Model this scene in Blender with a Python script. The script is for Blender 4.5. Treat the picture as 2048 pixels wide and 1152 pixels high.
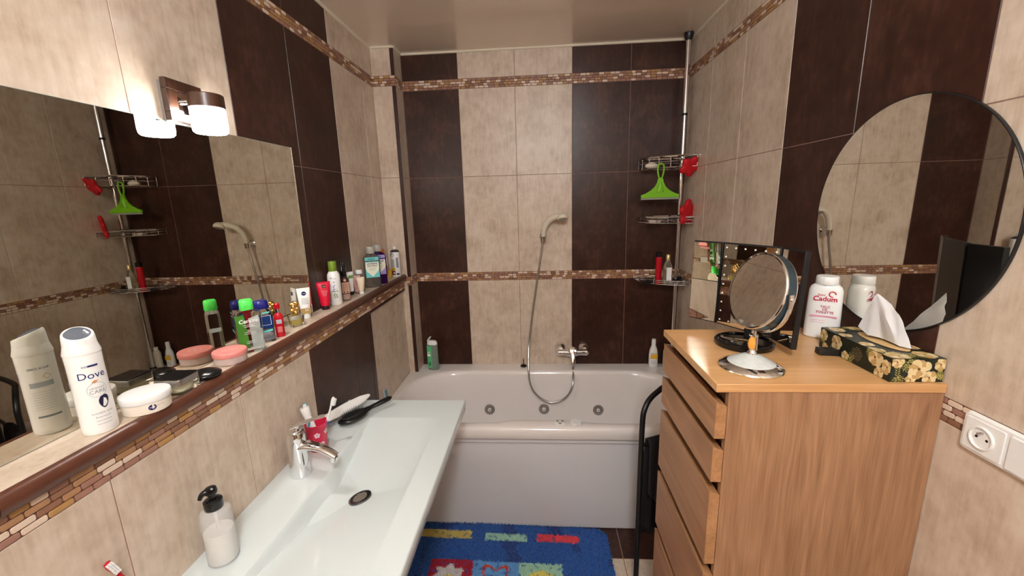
import bpy, math, random
from mathutils import Vector, Matrix, noise
random.seed(11)
PI = math.pi
for o in list(bpy.data.objects):
    bpy.data.objects.remove(o, do_unlink=True)
SC = bpy.context.scene
COL = SC.collection

# ------------------------------------------------------------------ camera, world, exposure, sconce and fill strengths
cam_d = bpy.data.cameras.new('camera')
cam = bpy.data.objects.new('camera', cam_d); COL.objects.link(cam)
cam_d.sensor_fit = 'HORIZONTAL'; cam_d.sensor_width = 36.0
cam_d.lens = 820.74/2048*36.0
cam_d.clip_start = 0.02
CH = 1.6386
cam.matrix_world = Matrix(((0.997612812, 0.014509862, 0.067514002, 0),
                           (0.063062562, 0.206957943, -0.976315278, 0),
                           (-0.028138759, 0.978242237, 0.205548867, CH),
                           (0, 0, 0, 1)))
SC.camera = cam
w = bpy.data.worlds.new('world'); SC.world = w; w.use_nodes = True
w.node_tree.nodes['Background'].inputs[0].default_value = (1.0, .95, .88, 1)
w.node_tree.nodes['Background'].inputs[1].default_value = .3
SC.view_settings.view_transform = 'Standard'
SC.view_settings.look = 'None'
SC.view_settings.exposure = 0.0
SC.view_settings.gamma = 1.0
SC.view_settings.use_curve_mapping = False
SCONCE_STRENGTH = 50.0
SCONCE_BOTTOM = 180.0
FILL_GLOBE_W = 78.0  # strength of the added fill globe

# ------------------------------------------------------------------ materials
def srgb(r, g, b):
    f = lambda c: (c/255/12.92) if c/255 <= .04045 else ((c/255+.055)/1.055)**2.4
    return (f(r), f(g), f(b))
MATS = {}
def mat(name, col, rough=.5, metal=0., trans=0., ior=1.45, emit=None, es=0., spec=.5, coat=0., alpha=1., sss=0., bump=0., bscale=60., sheen=0., vary=0., vscale=20., stretch=(1,1,1)):
    if name in MATS: return MATS[name]
    m = bpy.data.materials.new(name); m.use_nodes = True
    nt = m.node_tree; b = nt.nodes['Principled BSDF']
    b.inputs['Base Color'].default_value = (*col, 1)
    b.inputs['Roughness'].default_value = rough
    b.inputs['Metallic'].default_value = metal
    b.inputs['IOR'].default_value = ior
    b.inputs['Transmission Weight'].default_value = trans
    b.inputs['Specular IOR Level'].default_value = spec
    b.inputs['Coat Weight'].default_value = coat
    b.inputs['Alpha'].default_value = alpha
    b.inputs['Sheen Weight'].default_value = sheen
    if sss: b.inputs['Subsurface Weight'].default_value = sss; b.inputs['Subsurface Radius'].default_value = (.01,.008,.006)
    if emit: b.inputs['Emission Color'].default_value = (*emit, 1); b.inputs['Emission Strength'].default_value = es
    if bump or vary:
        tc = nt.nodes.new('ShaderNodeTexCoord'); mp = nt.nodes.new('ShaderNodeMapping')
        mp.inputs['Scale'].default_value = stretch
        nt.links.new(tc.outputs['Object'], mp.inputs['Vector'])
    if bump:
        n = nt.nodes.new('ShaderNodeTexNoise'); n.inputs['Scale'].default_value = bscale; n.inputs['Detail'].default_value = 4
        nt.links.new(mp.outputs[0], n.inputs['Vector'])
        bp = nt.nodes.new('ShaderNodeBump'); bp.inputs['Strength'].default_value = bump; bp.inputs['Distance'].default_value = .002
        nt.links.new(n.outputs['Fac'], bp.inputs['Height']); nt.links.new(bp.outputs[0], b.inputs['Normal'])
    if vary:
        n = nt.nodes.new('ShaderNodeTexNoise'); n.inputs['Scale'].default_value = vscale; n.inputs['Detail'].default_value = 5
        nt.links.new(mp.outputs[0], n.inputs['Vector'])
        mx = nt.nodes.new('ShaderNodeMix'); mx.data_type = 'RGBA'
        mx.inputs['A'].default_value = (*[c*(1-vary) for c in col], 1); mx.inputs['B'].default_value = (*[min(1, c*(1+vary)) for c in col], 1)
        nt.links.new(n.outputs['Fac'], mx.inputs['Factor']); nt.links.new(mx.outputs['Result'], b.inputs['Base Color'])
    MATS[name] = m
    return m

def tile_mat(name, c_lo, c_mid, c_hi, rough, spec=.5):
    """cloudy ceramic with faint cloth-like vertical drag marks"""
    m = bpy.data.materials.new(name); m.use_nodes = True
    nt = m.node_tree; b = nt.nodes['Principled BSDF']; N = nt.nodes.new; L = nt.links.new
    g = N('ShaderNodeNewGeometry')
    n1 = N('ShaderNodeTexNoise'); n1.inputs['Scale'].default_value = 7; n1.inputs['Detail'].default_value = 8; n1.inputs['Roughness'].default_value = .65
    L(g.outputs['Position'], n1.inputs['Vector'])
    mp = N('ShaderNodeMapping'); mp.inputs['Scale'].default_value = (95, 95, 9)
    L(g.outputs['Position'], mp.inputs['Vector'])
    n2 = N('ShaderNodeTexNoise'); n2.inputs['Scale'].default_value = 1; n2.inputs['Detail'].default_value = 5
    L(mp.outputs[0], n2.inputs['Vector'])
    mp3 = N('ShaderNodeMapping'); mp3.inputs['Scale'].default_value = (40, 40, 28)
    L(g.outputs['Position'], mp3.inputs['Vector'])
    n3 = N('ShaderNodeTexNoise'); n3.inputs['Scale'].default_value = 1; n3.inputs['Detail'].default_value = 6
    L(mp3.outputs[0], n3.inputs['Vector'])
    a1 = N('ShaderNodeMath'); a1.operation = 'MULTIPLY'; a1.inputs[1].default_value = .5; L(n1.outputs['Fac'], a1.inputs[0])
    a2 = N('ShaderNodeMath'); a2.operation = 'MULTIPLY_ADD'; a2.inputs[1].default_value = .22; L(n2.outputs['Fac'], a2.inputs[0]); L(a1.outputs[0], a2.inputs[2])
    a3 = N('ShaderNodeMath'); a3.operation = 'MULTIPLY_ADD'; a3.inputs[1].default_value = .28; L(n3.outputs['Fac'], a3.inputs[0]); L(a2.outputs[0], a3.inputs[2])
    r = N('ShaderNodeValToRGB'); e = r.color_ramp.elements
    e[0].position = .36; e[0].color = (*c_lo, 1); e[1].position = .64; e[1].color = (*c_hi, 1)
    k = e.new(.5); k.color = (*c_mid, 1)
    L(a3.outputs[0], r.inputs['Fac']); L(r.outputs['Color'], b.inputs['Base Color'])
    b.inputs['Roughness'].default_value = rough; b.inputs['Specular IOR Level'].default_value = spec
    bp = N('ShaderNodeBump'); bp.inputs['Strength'].default_value = .12; bp.inputs['Distance'].default_value = .001
    L(a3.outputs[0], bp.inputs['Height']); L(bp.outputs[0], b.inputs['Normal'])
    MATS[name] = m
    return m

def wood_mat(name, axis, c1, c2, rough=.42, scale=1.0):
    """straight oak grain running along the given axis"""
    m = bpy.data.materials.new(name); m.use_nodes = True
    nt = m.node_tree; b = nt.nodes['Principled BSDF']; N = nt.nodes.new; L = nt.links.new
    g = N('ShaderNodeTexCoord')
    sc = [26*scale]*3; sc['xyz'.index(axis)] = 1.6*scale
    mp = N('ShaderNodeMapping'); mp.inputs['Scale'].default_value = sc; L(g.outputs['Object'], mp.inputs['Vector'])
    n1 = N('ShaderNodeTexNoise'); n1.inputs['Scale'].default_value = 1; n1.inputs['Detail'].default_value = 3; n1.inputs['Distortion'].default_value = .6
    L(mp.outputs[0], n1.inputs['Vector'])
    sc2 = [210*scale]*3; sc2['xyz'.index(axis)] = 7*scale
    mp2 = N('ShaderNodeMapping'); mp2.inputs['Scale'].default_value = sc2; L(g.outputs['Object'], mp2.inputs['Vector'])
    n2 = N('ShaderNodeTexNoise'); n2.inputs['Scale'].default_value = 1; n2.inputs['Detail'].default_value = 4; L(mp2.outputs[0], n2.inputs['Vector'])
    sc3 = [5*scale]*3; sc3['xyz'.index(axis)] = .8*scale
    mp3 = N('ShaderNodeMapping'); mp3.inputs['Scale'].default_value = sc3; L(g.outputs['Object'], mp3.inputs['Vector'])
    n3 = N('ShaderNodeTexNoise'); n3.inputs['Scale'].default_value = 1; n3.inputs['Detail'].default_value = 2; L(mp3.outputs[0], n3.inputs['Vector'])
    # growth rings: a sine of the slow noise gives the cathedral bands
    s1 = N('ShaderNodeMath'); s1.operation = 'MULTIPLY'; s1.inputs[1].default_value = 95; L(n3.outputs['Fac'], s1.inputs[0])
    s2 = N('ShaderNodeMath'); s2.operation = 'SINE'; L(s1.outputs[0], s2.inputs[0])
    s3 = N('ShaderNodeMath'); s3.operation = 'MULTIPLY'; s3.inputs[1].default_value = .05; L(s2.outputs[0], s3.inputs[0])
    a = N('ShaderNodeMath'); a.operation = 'MULTIPLY_ADD'; a.inputs[1].default_value = .5; L(n1.outputs['Fac'], a.inputs[0]); L(s3.outputs[0], a.inputs[2])
    a2 = N('ShaderNodeMath'); a2.operation = 'MULTIPLY_ADD'; a2.inputs[1].default_value = .5; L(n2.outputs['Fac'], a2.inputs[0]); L(a.outputs[0], a2.inputs[2])
    r = N('ShaderNodeValToRGB'); e = r.color_ramp.elements
    e[0].position = .32; e[0].color = (*c1, 1); e[1].position = .66; e[1].color = (*c2, 1)
    L(a2.outputs[0], r.inputs['Fac']); L(r.outputs['Color'], b.inputs['Base Color'])
    b.inputs['Roughness'].default_value = rough
    MATS[name] = m
    return m

T_LIGHT = tile_mat('beige_tile', srgb(182, 162, 142), srgb(208, 190, 171), srgb(222, 208, 192), .38)
T_DARK = tile_mat('brown_tile', srgb(42, 22, 15), srgb(57, 32, 24), srgb(80, 50, 40), .34, .32)
GROUT = mat('grout', srgb(150, 118, 106), .8)
B_BASE = mat('mosaic_bed', srgb(96, 62, 48), .6)
B1 = mat('mosaic_cream', srgb(222, 200, 180), .35, vary=.12, vscale=200)
B2 = mat('mosaic_tan', srgb(170, 128, 92), .4, vary=.18, vscale=90)
B3 = mat('mosaic_brown', srgb(140, 100, 78), .4, vary=.18, vscale=90)
B4 = mat('mosaic_rose', srgb(158, 116, 100), .4, vary=.15, vscale=90)
B5 = mat('mosaic_ochre', srgb(178, 136, 84), .4, vary=.15, vscale=90)
MOS = [B_BASE, B1, B2, B3, B4, B5]
MOULD = mat('brown_moulding', srgb(88, 52, 38), .32, vary=.2, vscale=50)
TRIMD = mat('dark_trim', srgb(54, 28, 22), .35)
CEIL = mat('ceiling_film', srgb(240, 224, 206), .4, coat=1.)
CEIL.node_tree.nodes['Principled BSDF'].inputs['Coat Roughness'].default_value = .16
CEIL.node_tree.nodes['Principled BSDF'].inputs['Coat IOR'].default_value = 1.6
COVE = mat('white_sealant', srgb(232, 222, 200), .5)
CHROME = mat('chrome', (.82, .82, .83), .07, 1.)
CHROME2 = mat('satin_chrome', (.62, .61, .60), .25, 1.)
MIRROR = mat('mirror_glass', (.80, .79, .74), .015, 1.)
MIRROR_W = mat('wall_mirror_glass', (.62, .60, .53), .01, 1.)
CERAMIC = mat('white_ceramic', srgb(222, 232, 233), .16, coat=.3)
ACRYL = mat('white_acrylic', srgb(238, 232, 229), .14, coat=.4)
ACRYL2 = mat('acrylic_panel', srgb(222, 222, 227), .3)
BLACK = mat('black_plastic', (.006, .006, .007), .22)
BLACKM = mat('black_paint', (.008, .008, .009), .35)
WHITE = mat('white_plastic', srgb(240, 240, 238), .3)
WHITE2 = mat('white_gloss_plastic', srgb(244, 244, 242), .12)
CLEAR = mat('clear_plastic', (.97, .98, .98), .03, trans=1., ior=1.18)
CLEARG = mat('clear_glass', (.97, .98, .97), .02, trans=1., ior=1.4)
GOLD = mat('gold', (.95, .66, .25), .18, 1.)
NAVY = mat('navy_print', srgb(20, 32, 96), .35)
GREYP = mat('grey_print', srgb(135, 142, 152), .4)
DARKP = mat('dark_print', srgb(30, 34, 44), .4)
REDP = mat('crimson_print', srgb(190, 22, 62), .4)
WHITEP = mat('white_print', srgb(245, 245, 245), .4)

# ------------------------------------------------------------------ mesh helpers
def catmull(pts, per=8, closed=False):
    P = [Vector(p) for p in pts]; out = []; n = len(P)
    rng = range(n) if closed else range(n-1)
    for i in rng:
        if closed: p0, p1, p2, p3 = P[i-1], P[i], P[(i+1) % n], P[(i+2) % n]
        else:
            p1, p2 = P[i], P[i+1]; p0 = P[i-1] if i > 0 else p1*2-p2; p3 = P[i+2] if i+2 < n else p2*2-p1
        for k in range(per):
            t = k/per
            out.append(.5*((2*p1)+(p2-p0)*t+(2*p0-5*p1+4*p2-p3)*t*t+(3*p1-p0-3*p2+p3)*t**3))
    if not closed: out.append(P[-1].copy())
    return out

class MB:
    def __init__(s): s.v = []; s.f = []; s.m = []
    def add(s, v, f, mi=0, M=None):
        o = len(s.v)
        for p in v: s.v.append(tuple(M @ Vector(p)) if M is not None else tuple(p))
        for q in f: s.f.append(tuple(i+o for i in q)); s.m.append(mi)
        return s
    def box(s, x0, x1, y0, y1, z0, z1, mi=0, M=None):
        v = [(x, y, z) for x in (x0, x1) for y in (y0, y1) for z in (z0, z1)]
        f = [(0, 1, 3, 2), (4, 6, 7, 5), (0, 4, 5, 1), (2, 3, 7, 6), (0, 2, 6, 4), (1, 5, 7, 3)]
        return s.add(v, f, mi, M)
    def rings(s, rings, mi=0, cap0=True, cap1=True, M=None, mis=None):
        n = len(rings[0]); v = [p for r in rings for p in r]; o = len(s.v)
        for p in v: s.v.append(tuple(M @ Vector(p)) if M is not None else tuple(p))
        for k in range(len(rings)-1):
            for i in range(n):
                j = (i+1) % n
                s.f.append((o+k*n+i, o+k*n+j, o+(k+1)*n+j, o+(k+1)*n+i)); s.m.append(mis[k] if mis else mi)
        if cap0: s.f.append(tuple(o+i for i in reversed(range(n)))); s.m.append(mis[0] if mis else mi)
        if cap1: s.f.append(tuple(o+(len(rings)-1)*n+i for i in range(n))); s.m.append(mis[-1] if mis else mi)
        return s
    def lathe(s, prof, c=(0, 0, 0), n=32, mi=0, M=None, mis=None, cap0=True, cap1=True):
        R = [[(c[0]+max(r, 1e-5)*math.cos(2*PI*i/n), c[1]+max(r, 1e-5)*math.sin(2*PI*i/n), c[2]+z) for i in range(n)] for r, z in prof]
        return s.rings(R, mi, cap0, cap1, M, mis)
    def loft(s, secs, c=(0, 0, 0), n=36, p=2., mi=0, M=None, mis=None, rz=0., cap0=True, cap1=True):
        """secs: (z, a, b[, p]) super-ellipse sections"""
        R = []
        for q in secs:
            z, a, b = q[:3]; pp = q[3] if len(q) > 3 else p; ring = []
            for i in range(n):
                t = 2*PI*i/n; ct, st = math.cos(t), math.sin(t)
                x = a*math.copysign(abs(ct)**(2/pp), ct); y = b*math.copysign(abs(st)**(2/pp), st)
                ring.append((c[0]+x*math.cos(rz)-y*math.sin(rz), c[1]+x*math.sin(rz)+y*math.cos(rz), c[2]+z))
            R.append(ring)
        return s.rings(R, mi, cap0, cap1, M, mis)
    def tube(s, pts, r, n=10, mi=0, closed=False, flat=1., M=None, up=None):
        P = [Vector(p) for p in pts]; m = len(P)
        R = r if isinstance(r, (list, tuple)) else [r]*m
        T = []
        for i in range(m):
            a = P[i-1] if (i > 0 or closed) else P[i]; b = P[(i+1) % m] if (i < m-1 or closed) else P[i]
            d = b-a; T.append(d.normalized() if d.length > 1e-9 else Vector((0, 0, 1)))
        u = Vector(up) if up else (Vector((0, 0, 1)) if abs(T[0].z) < .9 else Vector((1, 0, 0)))
        rg = []
        for i in range(m):
            u = (u-T[i]*u.dot(T[i])).normalized() if (u-T[i]*u.dot(T[i])).length > 1e-6 else T[i].orthogonal().normalized()
            w_ = T[i].cross(u)
            rg.append([tuple(P[i]+w_*R[i]*math.cos(2*PI*k/n)+u*R[i]*flat*math.sin(2*PI*k/n)) for k in range(n)])
        if closed:
            o = len(s.v)
            s.rings(rg, mi, False, False, M)
            for k in range(n):
                j = (k+1) % n
                s.f.append((o+(m-1)*n+k, o+(m-1)*n+j, o+j, o+k)); s.m.append(mi)
        else: s.rings(rg, mi, True, True, M)
        return s
    def prism(s, outline, h0, h1, mi=0, M=None):
        n = len(outline)
        return s.rings([[(x, y, h0) for x, y in outline], [(x, y, h1) for x, y in outline]], mi, True, True, M)
    def rod(s, a, b, r, n=12, mi=0, M=None): return s.tube([a, b], r, n, mi, M=M)
    def text(s, txt, size, c, az=0., r=None, mi=0, el=0., off=.0003, sx=1., M=None, roll=0.):
        """lettering facing outward along azimuth az at c; r bends it round a vertical axis through c"""
        vs, fs = text_mesh(txt)
        o = []
        for x, y in vs:
            x *= size*sx; y *= size
            if roll: x, y = x*math.cos(roll)-y*math.sin(roll), x*math.sin(roll)+y*math.cos(roll)
            if r:
                a = az+x/r; o.append((c[0]+(r+off)*math.cos(a), c[1]+(r+off)*math.sin(a), c[2]+y))
            else:
                o.append((c[0]-math.sin(az)*x+math.cos(az)*off-math.cos(az)*math.sin(el)*y, c[1]+math.cos(az)*x+math.sin(az)*off-math.sin(az)*math.sin(el)*y, c[2]+y*math.cos(el)+math.sin(el)*off))
        return s.add(o, fs, mi, M)
    def patch(s, r, az, half, z0, z1, c=(0, 0, 0), mi=0, off=.0002, n=10, r1=None, M=None):
        v = []; f = []; r1 = r if r1 is None else r1
        for k in range(n+1):
            a = az-half+2*half*k/n
            v += [(c[0]+(r+off)*math.cos(a), c[1]+(r+off)*math.sin(a), c[2]+z0), (c[0]+(r1+off)*math.cos(a), c[1]+(r1+off)*math.sin(a), c[2]+z1)]
        for k in range(n): f.append((2*k, 2*k+2, 2*k+3, 2*k+1))
        return s.add(v, f, mi, M)
    def disc_on(s, c, az, rx, rz, r=None, mi=0, off=.0004, n=24, M=None):
        """flat oval printed mark"""
        pts = [(rx*math.cos(2*PI*k/n), rz*math.sin(2*PI*k/n)) for k in range(n)]; o = []
        for x, y in pts:
            if r: a = az+x/r; o.append((c[0]+(r+off)*math.cos(a), c[1]+(r+off)*math.sin(a), c[2]+y))
            else: o.append((c[0]-math.sin(az)*x+math.cos(az)*off, c[1]+math.cos(az)*x+math.sin(az)*off, c[2]+y))
        return s.add(o, [tuple(range(n))], mi, M)
    def hoop(s, c, az, q0, q1, r=None, mi=0, off=.0004, n=40):
        o = []
        for i in range(n):
            for q in (q0, q1):
                x, y = q*math.cos(2*PI*i/n), q*math.sin(2*PI*i/n)
                if r: a = az+x/r; o.append((c[0]+(r+off)*math.cos(a), c[1]+(r+off)*math.sin(a), c[2]+y))
                else: o.append((c[0]-math.sin(az)*x+math.cos(az)*off, c[1]+math.cos(az)*x+math.sin(az)*off, c[2]+y))
        return s.add(o, [(2*i, (2*i+2) % (2*n), (2*i+3) % (2*n), 2*i+1) for i in range(n)], mi)
    def flat(s, pts, c, az, mi=0, off=.0003, r=None, M=None):
        o = []
        for x, y in pts:
            if r: a = az+x/r; o.append((c[0]+(r+off)*math.cos(a), c[1]+(r+off)*math.sin(a), c[2]+y))
            else: o.append((c[0]-math.sin(az)*x+math.cos(az)*off, c[1]+math.cos(az)*x+math.sin(az)*off, c[2]+y))
        return s.add(o, [tuple(range(len(pts)))], mi, M)
    def build(s, name, mats, parent=None, angle=38, bevel=0., seg=2, loc=None, sub=0, kind=None, label=None, cat=None, group=None, rz=0.):
        me = bpy.data.meshes.new(name); me.from_pydata(s.v, [], s.f)
        for m in (mats if isinstance(mats, (list, tuple)) else [mats]): me.materials.append(m)
        me.polygons.foreach_set('material_index', s.m)
        me.polygons.foreach_set('use_smooth', [True]*len(s.f))
        me.update(); me.set_sharp_from_angle(angle=math.radians(angle))
        ob = bpy.data.objects.new(name, me); COL.objects.link(ob)
        if parent: ob.parent = parent
        if loc: ob.location = loc
        if rz: ob.rotation_euler.z = rz
        if bevel:
            b = ob.modifiers.new('bevel', 'BEVEL'); b.width = bevel; b.segments = seg; b.limit_method = 'ANGLE'; b.angle_limit = math.radians(40)
        if sub:
            b = ob.modifiers.new('sub', 'SUBSURF'); b.levels = sub; b.render_levels = sub
        tag(ob, label, cat, group, kind)
        return ob

_tc = {}
def text_mesh(txt):
    if txt in _tc: return _tc[txt]
    cu = bpy.data.curves.new('t', 'FONT'); cu.body = txt; cu.align_x = 'CENTER'; cu.align_y = 'CENTER'; cu.resolution_u = 3; cu.size = 1
    if txt[0] == '*': cu.body = txt[1:]; cu.offset = .022
    ob = bpy.data.objects.new('t', cu); COL.objects.link(ob)
    dg = bpy.context.evaluated_depsgraph_get(); me = bpy.data.meshes.new_from_object(ob.evaluated_get(dg))
    r = ([(v.co.x, v.co.y) for v in me.vertices], [tuple(p.vertices) for p in me.polygons])
    bpy.data.objects.remove(ob); bpy.data.curves.remove(cu); bpy.data.meshes.remove(me)
    _tc[txt] = r
    return r
def tag(o, label=None, cat=None, group=None, kind=None):
    if label: o['label'] = label
    if cat: o['category'] = cat
    if group: o['group'] = group
    if kind: o['kind'] = kind
    return o
def thing(name, label, cat, loc=(0, 0, 0), rz=0., group=None):
    o = bpy.data.objects.new(name, None); COL.objects.link(o); o.empty_display_size = .03
    o.location = loc; o.rotation_euler = (0, 0, rz)
    return tag(o, label, cat, group)
def rrect(x0, x1, y0, y1, r, z, nc=10, ns=8):
    """rounded rectangle with a constant number of points, counter-clockwise"""
    out = []
    cs = [(x1-r, y0+r, -PI/2), (x1-r, y1-r, 0), (x0+r, y1-r, PI/2), (x0+r, y0+r, PI)]
    for k, (cx, cy, a0) in enumerate(cs):
        for i in range(nc+1):
            a = a0+PI/2*i/nc; out.append((cx+r*math.cos(a), cy+r*math.sin(a), z))
        nx_, ny_, na = cs[(k+1) % 4]
        p = out[-1]; q = (nx_+r*math.cos(na), ny_+r*math.sin(na))
        for i in range(1, ns): t = i/ns; out.append((p[0]+(q[0]-p[0])*t, p[1]+(q[1]-p[1])*t, z))
    return out

# ------------------------------------------------------------------ dimensions of the room (metres)
XL, XLL, XP, XR = -.932, -.841, -.798, .869
YB, YP, YN = 2.591, 2.462, -1.15
ZC = 2.504
Z_LO, Z_LOT, Z_G, Z_HI, Z_HIT = 1.147, 1.200, 1.797, 2.300, 2.354
LEDGE = 1.217

# ------------------------------------------------------------------ tiled walls
def tiled(mb, P, u0, u1, z0, z1, kind, gap=.0011):
    """one tile: kind 1 beige, 2 brown; P maps (u, z, d) to the room, d = height above the grout"""
    a, b, c, d = u0+gap, u1-gap, z0+gap, z1-gap
    if b <= a or d <= c: return
    e = .0008
    v = [P(a, c, 0), P(b, c, 0), P(b, d, 0), P(a, d, 0), P(a+e, c+e, .0014), P(b-e, c+e, .0014), P(b-e, d-e, .0014), P(a+e, d-e, .0014)]
    mb.add(v, [(4, 5, 6, 7), (0, 1, 5, 4), (1, 2, 6, 5), (2, 3, 7, 6), (3, 0, 4, 7)], kind)
def mosaic(mb, P, u0, u1, z0, z1, rows=4, base=3, seed=0, blen=.030):
    rnd = random.Random(seed)
    mb.add([P(u0, z0, .0004), P(u1, z0, .0004), P(u1, z1, .0004), P(u0, z1, .0004)], [(0, 1, 2, 3)], base)
    h = (z1-z0)/rows; g = .0009
    for r in range(rows):
        u = u0-rnd.random()*blen
        while u < u1:
            l = blen*rnd.uniform(.72, 1.2)
            a, b = max(u, u0)+g, min(u+l, u1)-g
            k = base+rnd.choices([1, 2, 3, 4, 5], [.27, .24, .2, .19, .1])[0]
            if b-a > .004:
                c, d = z0+r*h+g, z0+(r+1)*h-g; q = min(.0022, (b-a)*.3); j = lambda: rnd.uniform(-.0004, .0004)
                oc = [(a+q, c), (b-q, c+j()), (b, c+q), (b, d-q), (b-q, d), (a+q, d+j()), (a, d-q), (a, c+q)]
                v = [P(x, z, .0004) for x, z in oc]+[P(x+(((a+b)/2)-x)*.04, z+(((c+d)/2)-z)*.12, .0020) for x, z in oc]
                mb.add(v, [tuple(range(8, 16))]+[(i, (i+1) % 8, 8+(i+1) % 8, 8+i) for i in range(8)], k)
            u += l
WM = [GROUT, T_LIGHT, T_DARK]+MOS
def wall_section(mb, P, cols, rows, bands, seed=0):
    for (u0, u1, k) in cols:
        for (z0, z1) in rows: tiled(mb, P, u0, u1, z0, z1, k)
    us = min(c[0] for c in cols); ue = max(c[1] for c in cols)
    for i, (z0, z1) in enumerate(bands): mosaic(mb, P, us, ue, z0, z1, seed=seed+i)
ROWS = [(0, .547), (.547, Z_LO), (Z_LOT, Z_G), (Z_G, Z_HI), (Z_HIT, ZC)]
BANDS = [(Z_LO, Z_LOT), (Z_HI, Z_HIT)]
TD = .0014
# far wall
mb = MB(); mb.box(XL-.1, XR+.1, YB+TD, YB+.1, 0, ZC+.05, 0)
PF = lambda u, z, d: (u, YB+TD-d, z)
wall_section(mb, PF, [(XP, -.463, 2), (-.463, -.129, 1), (-.129, .205, 1), (.205, .539, 2), (.539, XR, 2)], ROWS, BANDS, 3)
mb.build('wall_back', WM, kind='structure', angle=20)
# right wall
mb = MB(); mb.box(XR+TD, XR+.1, YN-.1, YB+TD, 0, ZC+.05, 0)
PR = lambda u, z, d: (XR+TD-d, -u, z)
rc = [(2.265, YB, 1), (1.931, 2.265, 1), (1.589, 1.931, 1), (1.252, 1.589, 2), (.917, 1.252, 2), (.583, .917, 1), (.25, .583, 1), (-.083, .25, 1), (-.417, -.083, 1), (-.75, -.417, 2), (YN, -.75, 2)]
wall_section(mb, PR, [(-b, -a, k) for a, b, k in rc], ROWS, BANDS, 13)
mb.build('wall_right', WM, kind='structure', angle=20)
# left wall above the ledge
mb = MB(); mb.box(XL-.1, XL-TD, YN-.1, YB+TD, 1.1, ZC+.05, 0)
PLU = lambda u, z, d: (XL-TD+d, u, z)
lc = [(1.289, 1.628, 2), (1.628, 1.969, 2), (1.969, 2.316, 1), (2.316, YP, 1), (.948, 1.289, 1), (.610, .948, 1), (.272, .61, 1), (-.066, .272, 1), (-.404, -.066, 2), (-.742, -.404, 2), (YN, -.742, 1)]
wall_section(mb, PLU, lc, [(LEDGE-.005, Z_G), (Z_G, Z_HI), (Z_HIT, ZC)], [(Z_HI, Z_HIT)], 23)
mb.build('wall_left', WM, kind='structure', angle=20)
# boxed-out lower wall below the ledge
LB0, LB1 = 1.130, 1.181
mb = MB(); mb.box(XL-.1, XLL-TD, YN-.1, 1.923, 0, LEDGE-.006, 0); mb.box(XL-.1, XLL-.012-TD, 1.923, YB+TD, 0, LB0, 0)
mb.box(XL-.1, XLL-TD, 1.923, YP+.001, LB0-.003, LEDGE-.006, 0)
PLL = lambda u, z, d: (XLL-TD+d, u, z)
for (u0, u1, k) in [(YN, -.77, 2), (-.77, -.41, 2), (-.41, -.055, 1), (-.055, .30, 1), (.30, .655, 1), (.655, 1.011, 1), (1.011, 1.365, 1), (1.365, 1.718, 2), (1.718, 1.885, 2)]:
    for z0, z1 in ((0, .53), (.53, LB0)): tiled(mb, PLL, u0, u1, z0, z1, k)
mosaic(mb, PLL, YN, YP, LB0, LB1, seed=41, blen=.036)
PLR = lambda u, z, d: (XLL-.012-TD+d, u, z)
for (u0, u1) in ((1.923, 2.30), (2.30, YP)):
    for z0, z1 in ((0, .53), (.53, LB0-.012)): tiled(mb, PLR, u0, u1, z0, z1, 1)
mb.build('wall_left_lower', WM, kind='structure', angle=20)
mb = MB(); mb.box(XLL-.014, XLL+.0005, 1.885, 1.923, 0, LB0-.001, 0); mb.box(XLL-.014, XLL+.0005, 1.923, YP, LB0-.014, LB0-.001, 0)
mb.build('trim_1', TRIMD, kind='structure', bevel=.002)
# ledge top: tiles and a rounded brown nosing
mb = MB(); mb.box(XL-.02, XLL+.002, YN, YP, LEDGE-.02, LEDGE-.0014, 0)
PT = lambda u, w_, d: (w_, -u, LEDGE-TD+d)
for (u0, u1) in ((YN, -.71), (-.71, -.11), (-.11, .49), (.49, .965), (.965, 1.565), (1.565, 2.165), (2.165, YP)):
    tiled(mb, PT, -u1, -u0, XL+.0005, XLL+.001, 1)
mb.build('trim_2', WM, kind='structure')
mb = MB()
prof = [(XLL-.004, LEDGE-.030), (XLL-.004, LEDGE+.0005), (XLL+.003, LEDGE+.002), (XLL+.011, LEDGE-.001), (XLL+.0165, LEDGE-.008), (XLL+.018, LEDGE-.017), (XLL+.016, LEDGE-.026), (XLL+.010, LEDGE-.0335), (XLL+.001, LEDGE-.0365), (XLL-.002, LEDGE-.0365)]
for (u0, u1) in ((YN, -.11), (-.11, .49), (.49, .965), (.965, 1.565), (1.565, 2.165), (2.165, YP)):
    mb.rings([[(x, u, z) for x, z in prof] for u in (u0+.0006, u1-.0006)], 0)
mb.build('trim_3', MOULD, kind='structure', angle=50)
# pillar in the far left corner
mb = MB(); mb.box(XL-.02, XP-TD, YP+TD, YB+.01, 0, ZC, 0)
PPF = lambda u, z, d: (u, YP+TD-d, z)
PPS = lambda u, z, d: (XP-TD+d, u, z)
for z0, z1 in [(0, .547), (.547, Z_LO), (Z_LOT, Z_G), (Z_G, Z_HI), (Z_HIT, ZC)]:
    tiled(mb, PPF, XL, XP-.020, z0, z1, 1); tiled(mb, PPS, YP, YB, z0, z1, 1)
for i, (z0, z1) in enumerate(BANDS):
    mosaic(mb, PPF, XL, XP, z0, z1, seed=60+i); mosaic(mb, PPS, YP, YB, z0, z1, seed=70+i)
mb.build('wall_pillar', WM, kind='structure', angle=20)
mb = MB()
for z0, z1 in [(0, Z_LO), (Z_LOT, Z_HI), (Z_HIT, ZC-.004)]: mb.box(XP-.0195, XP+.0012, YP-.0012, YP+.004, z0+.001, z1-.001, 0)
mb.build('trim_4', TRIMD, kind='structure', bevel=.0015)
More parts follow.
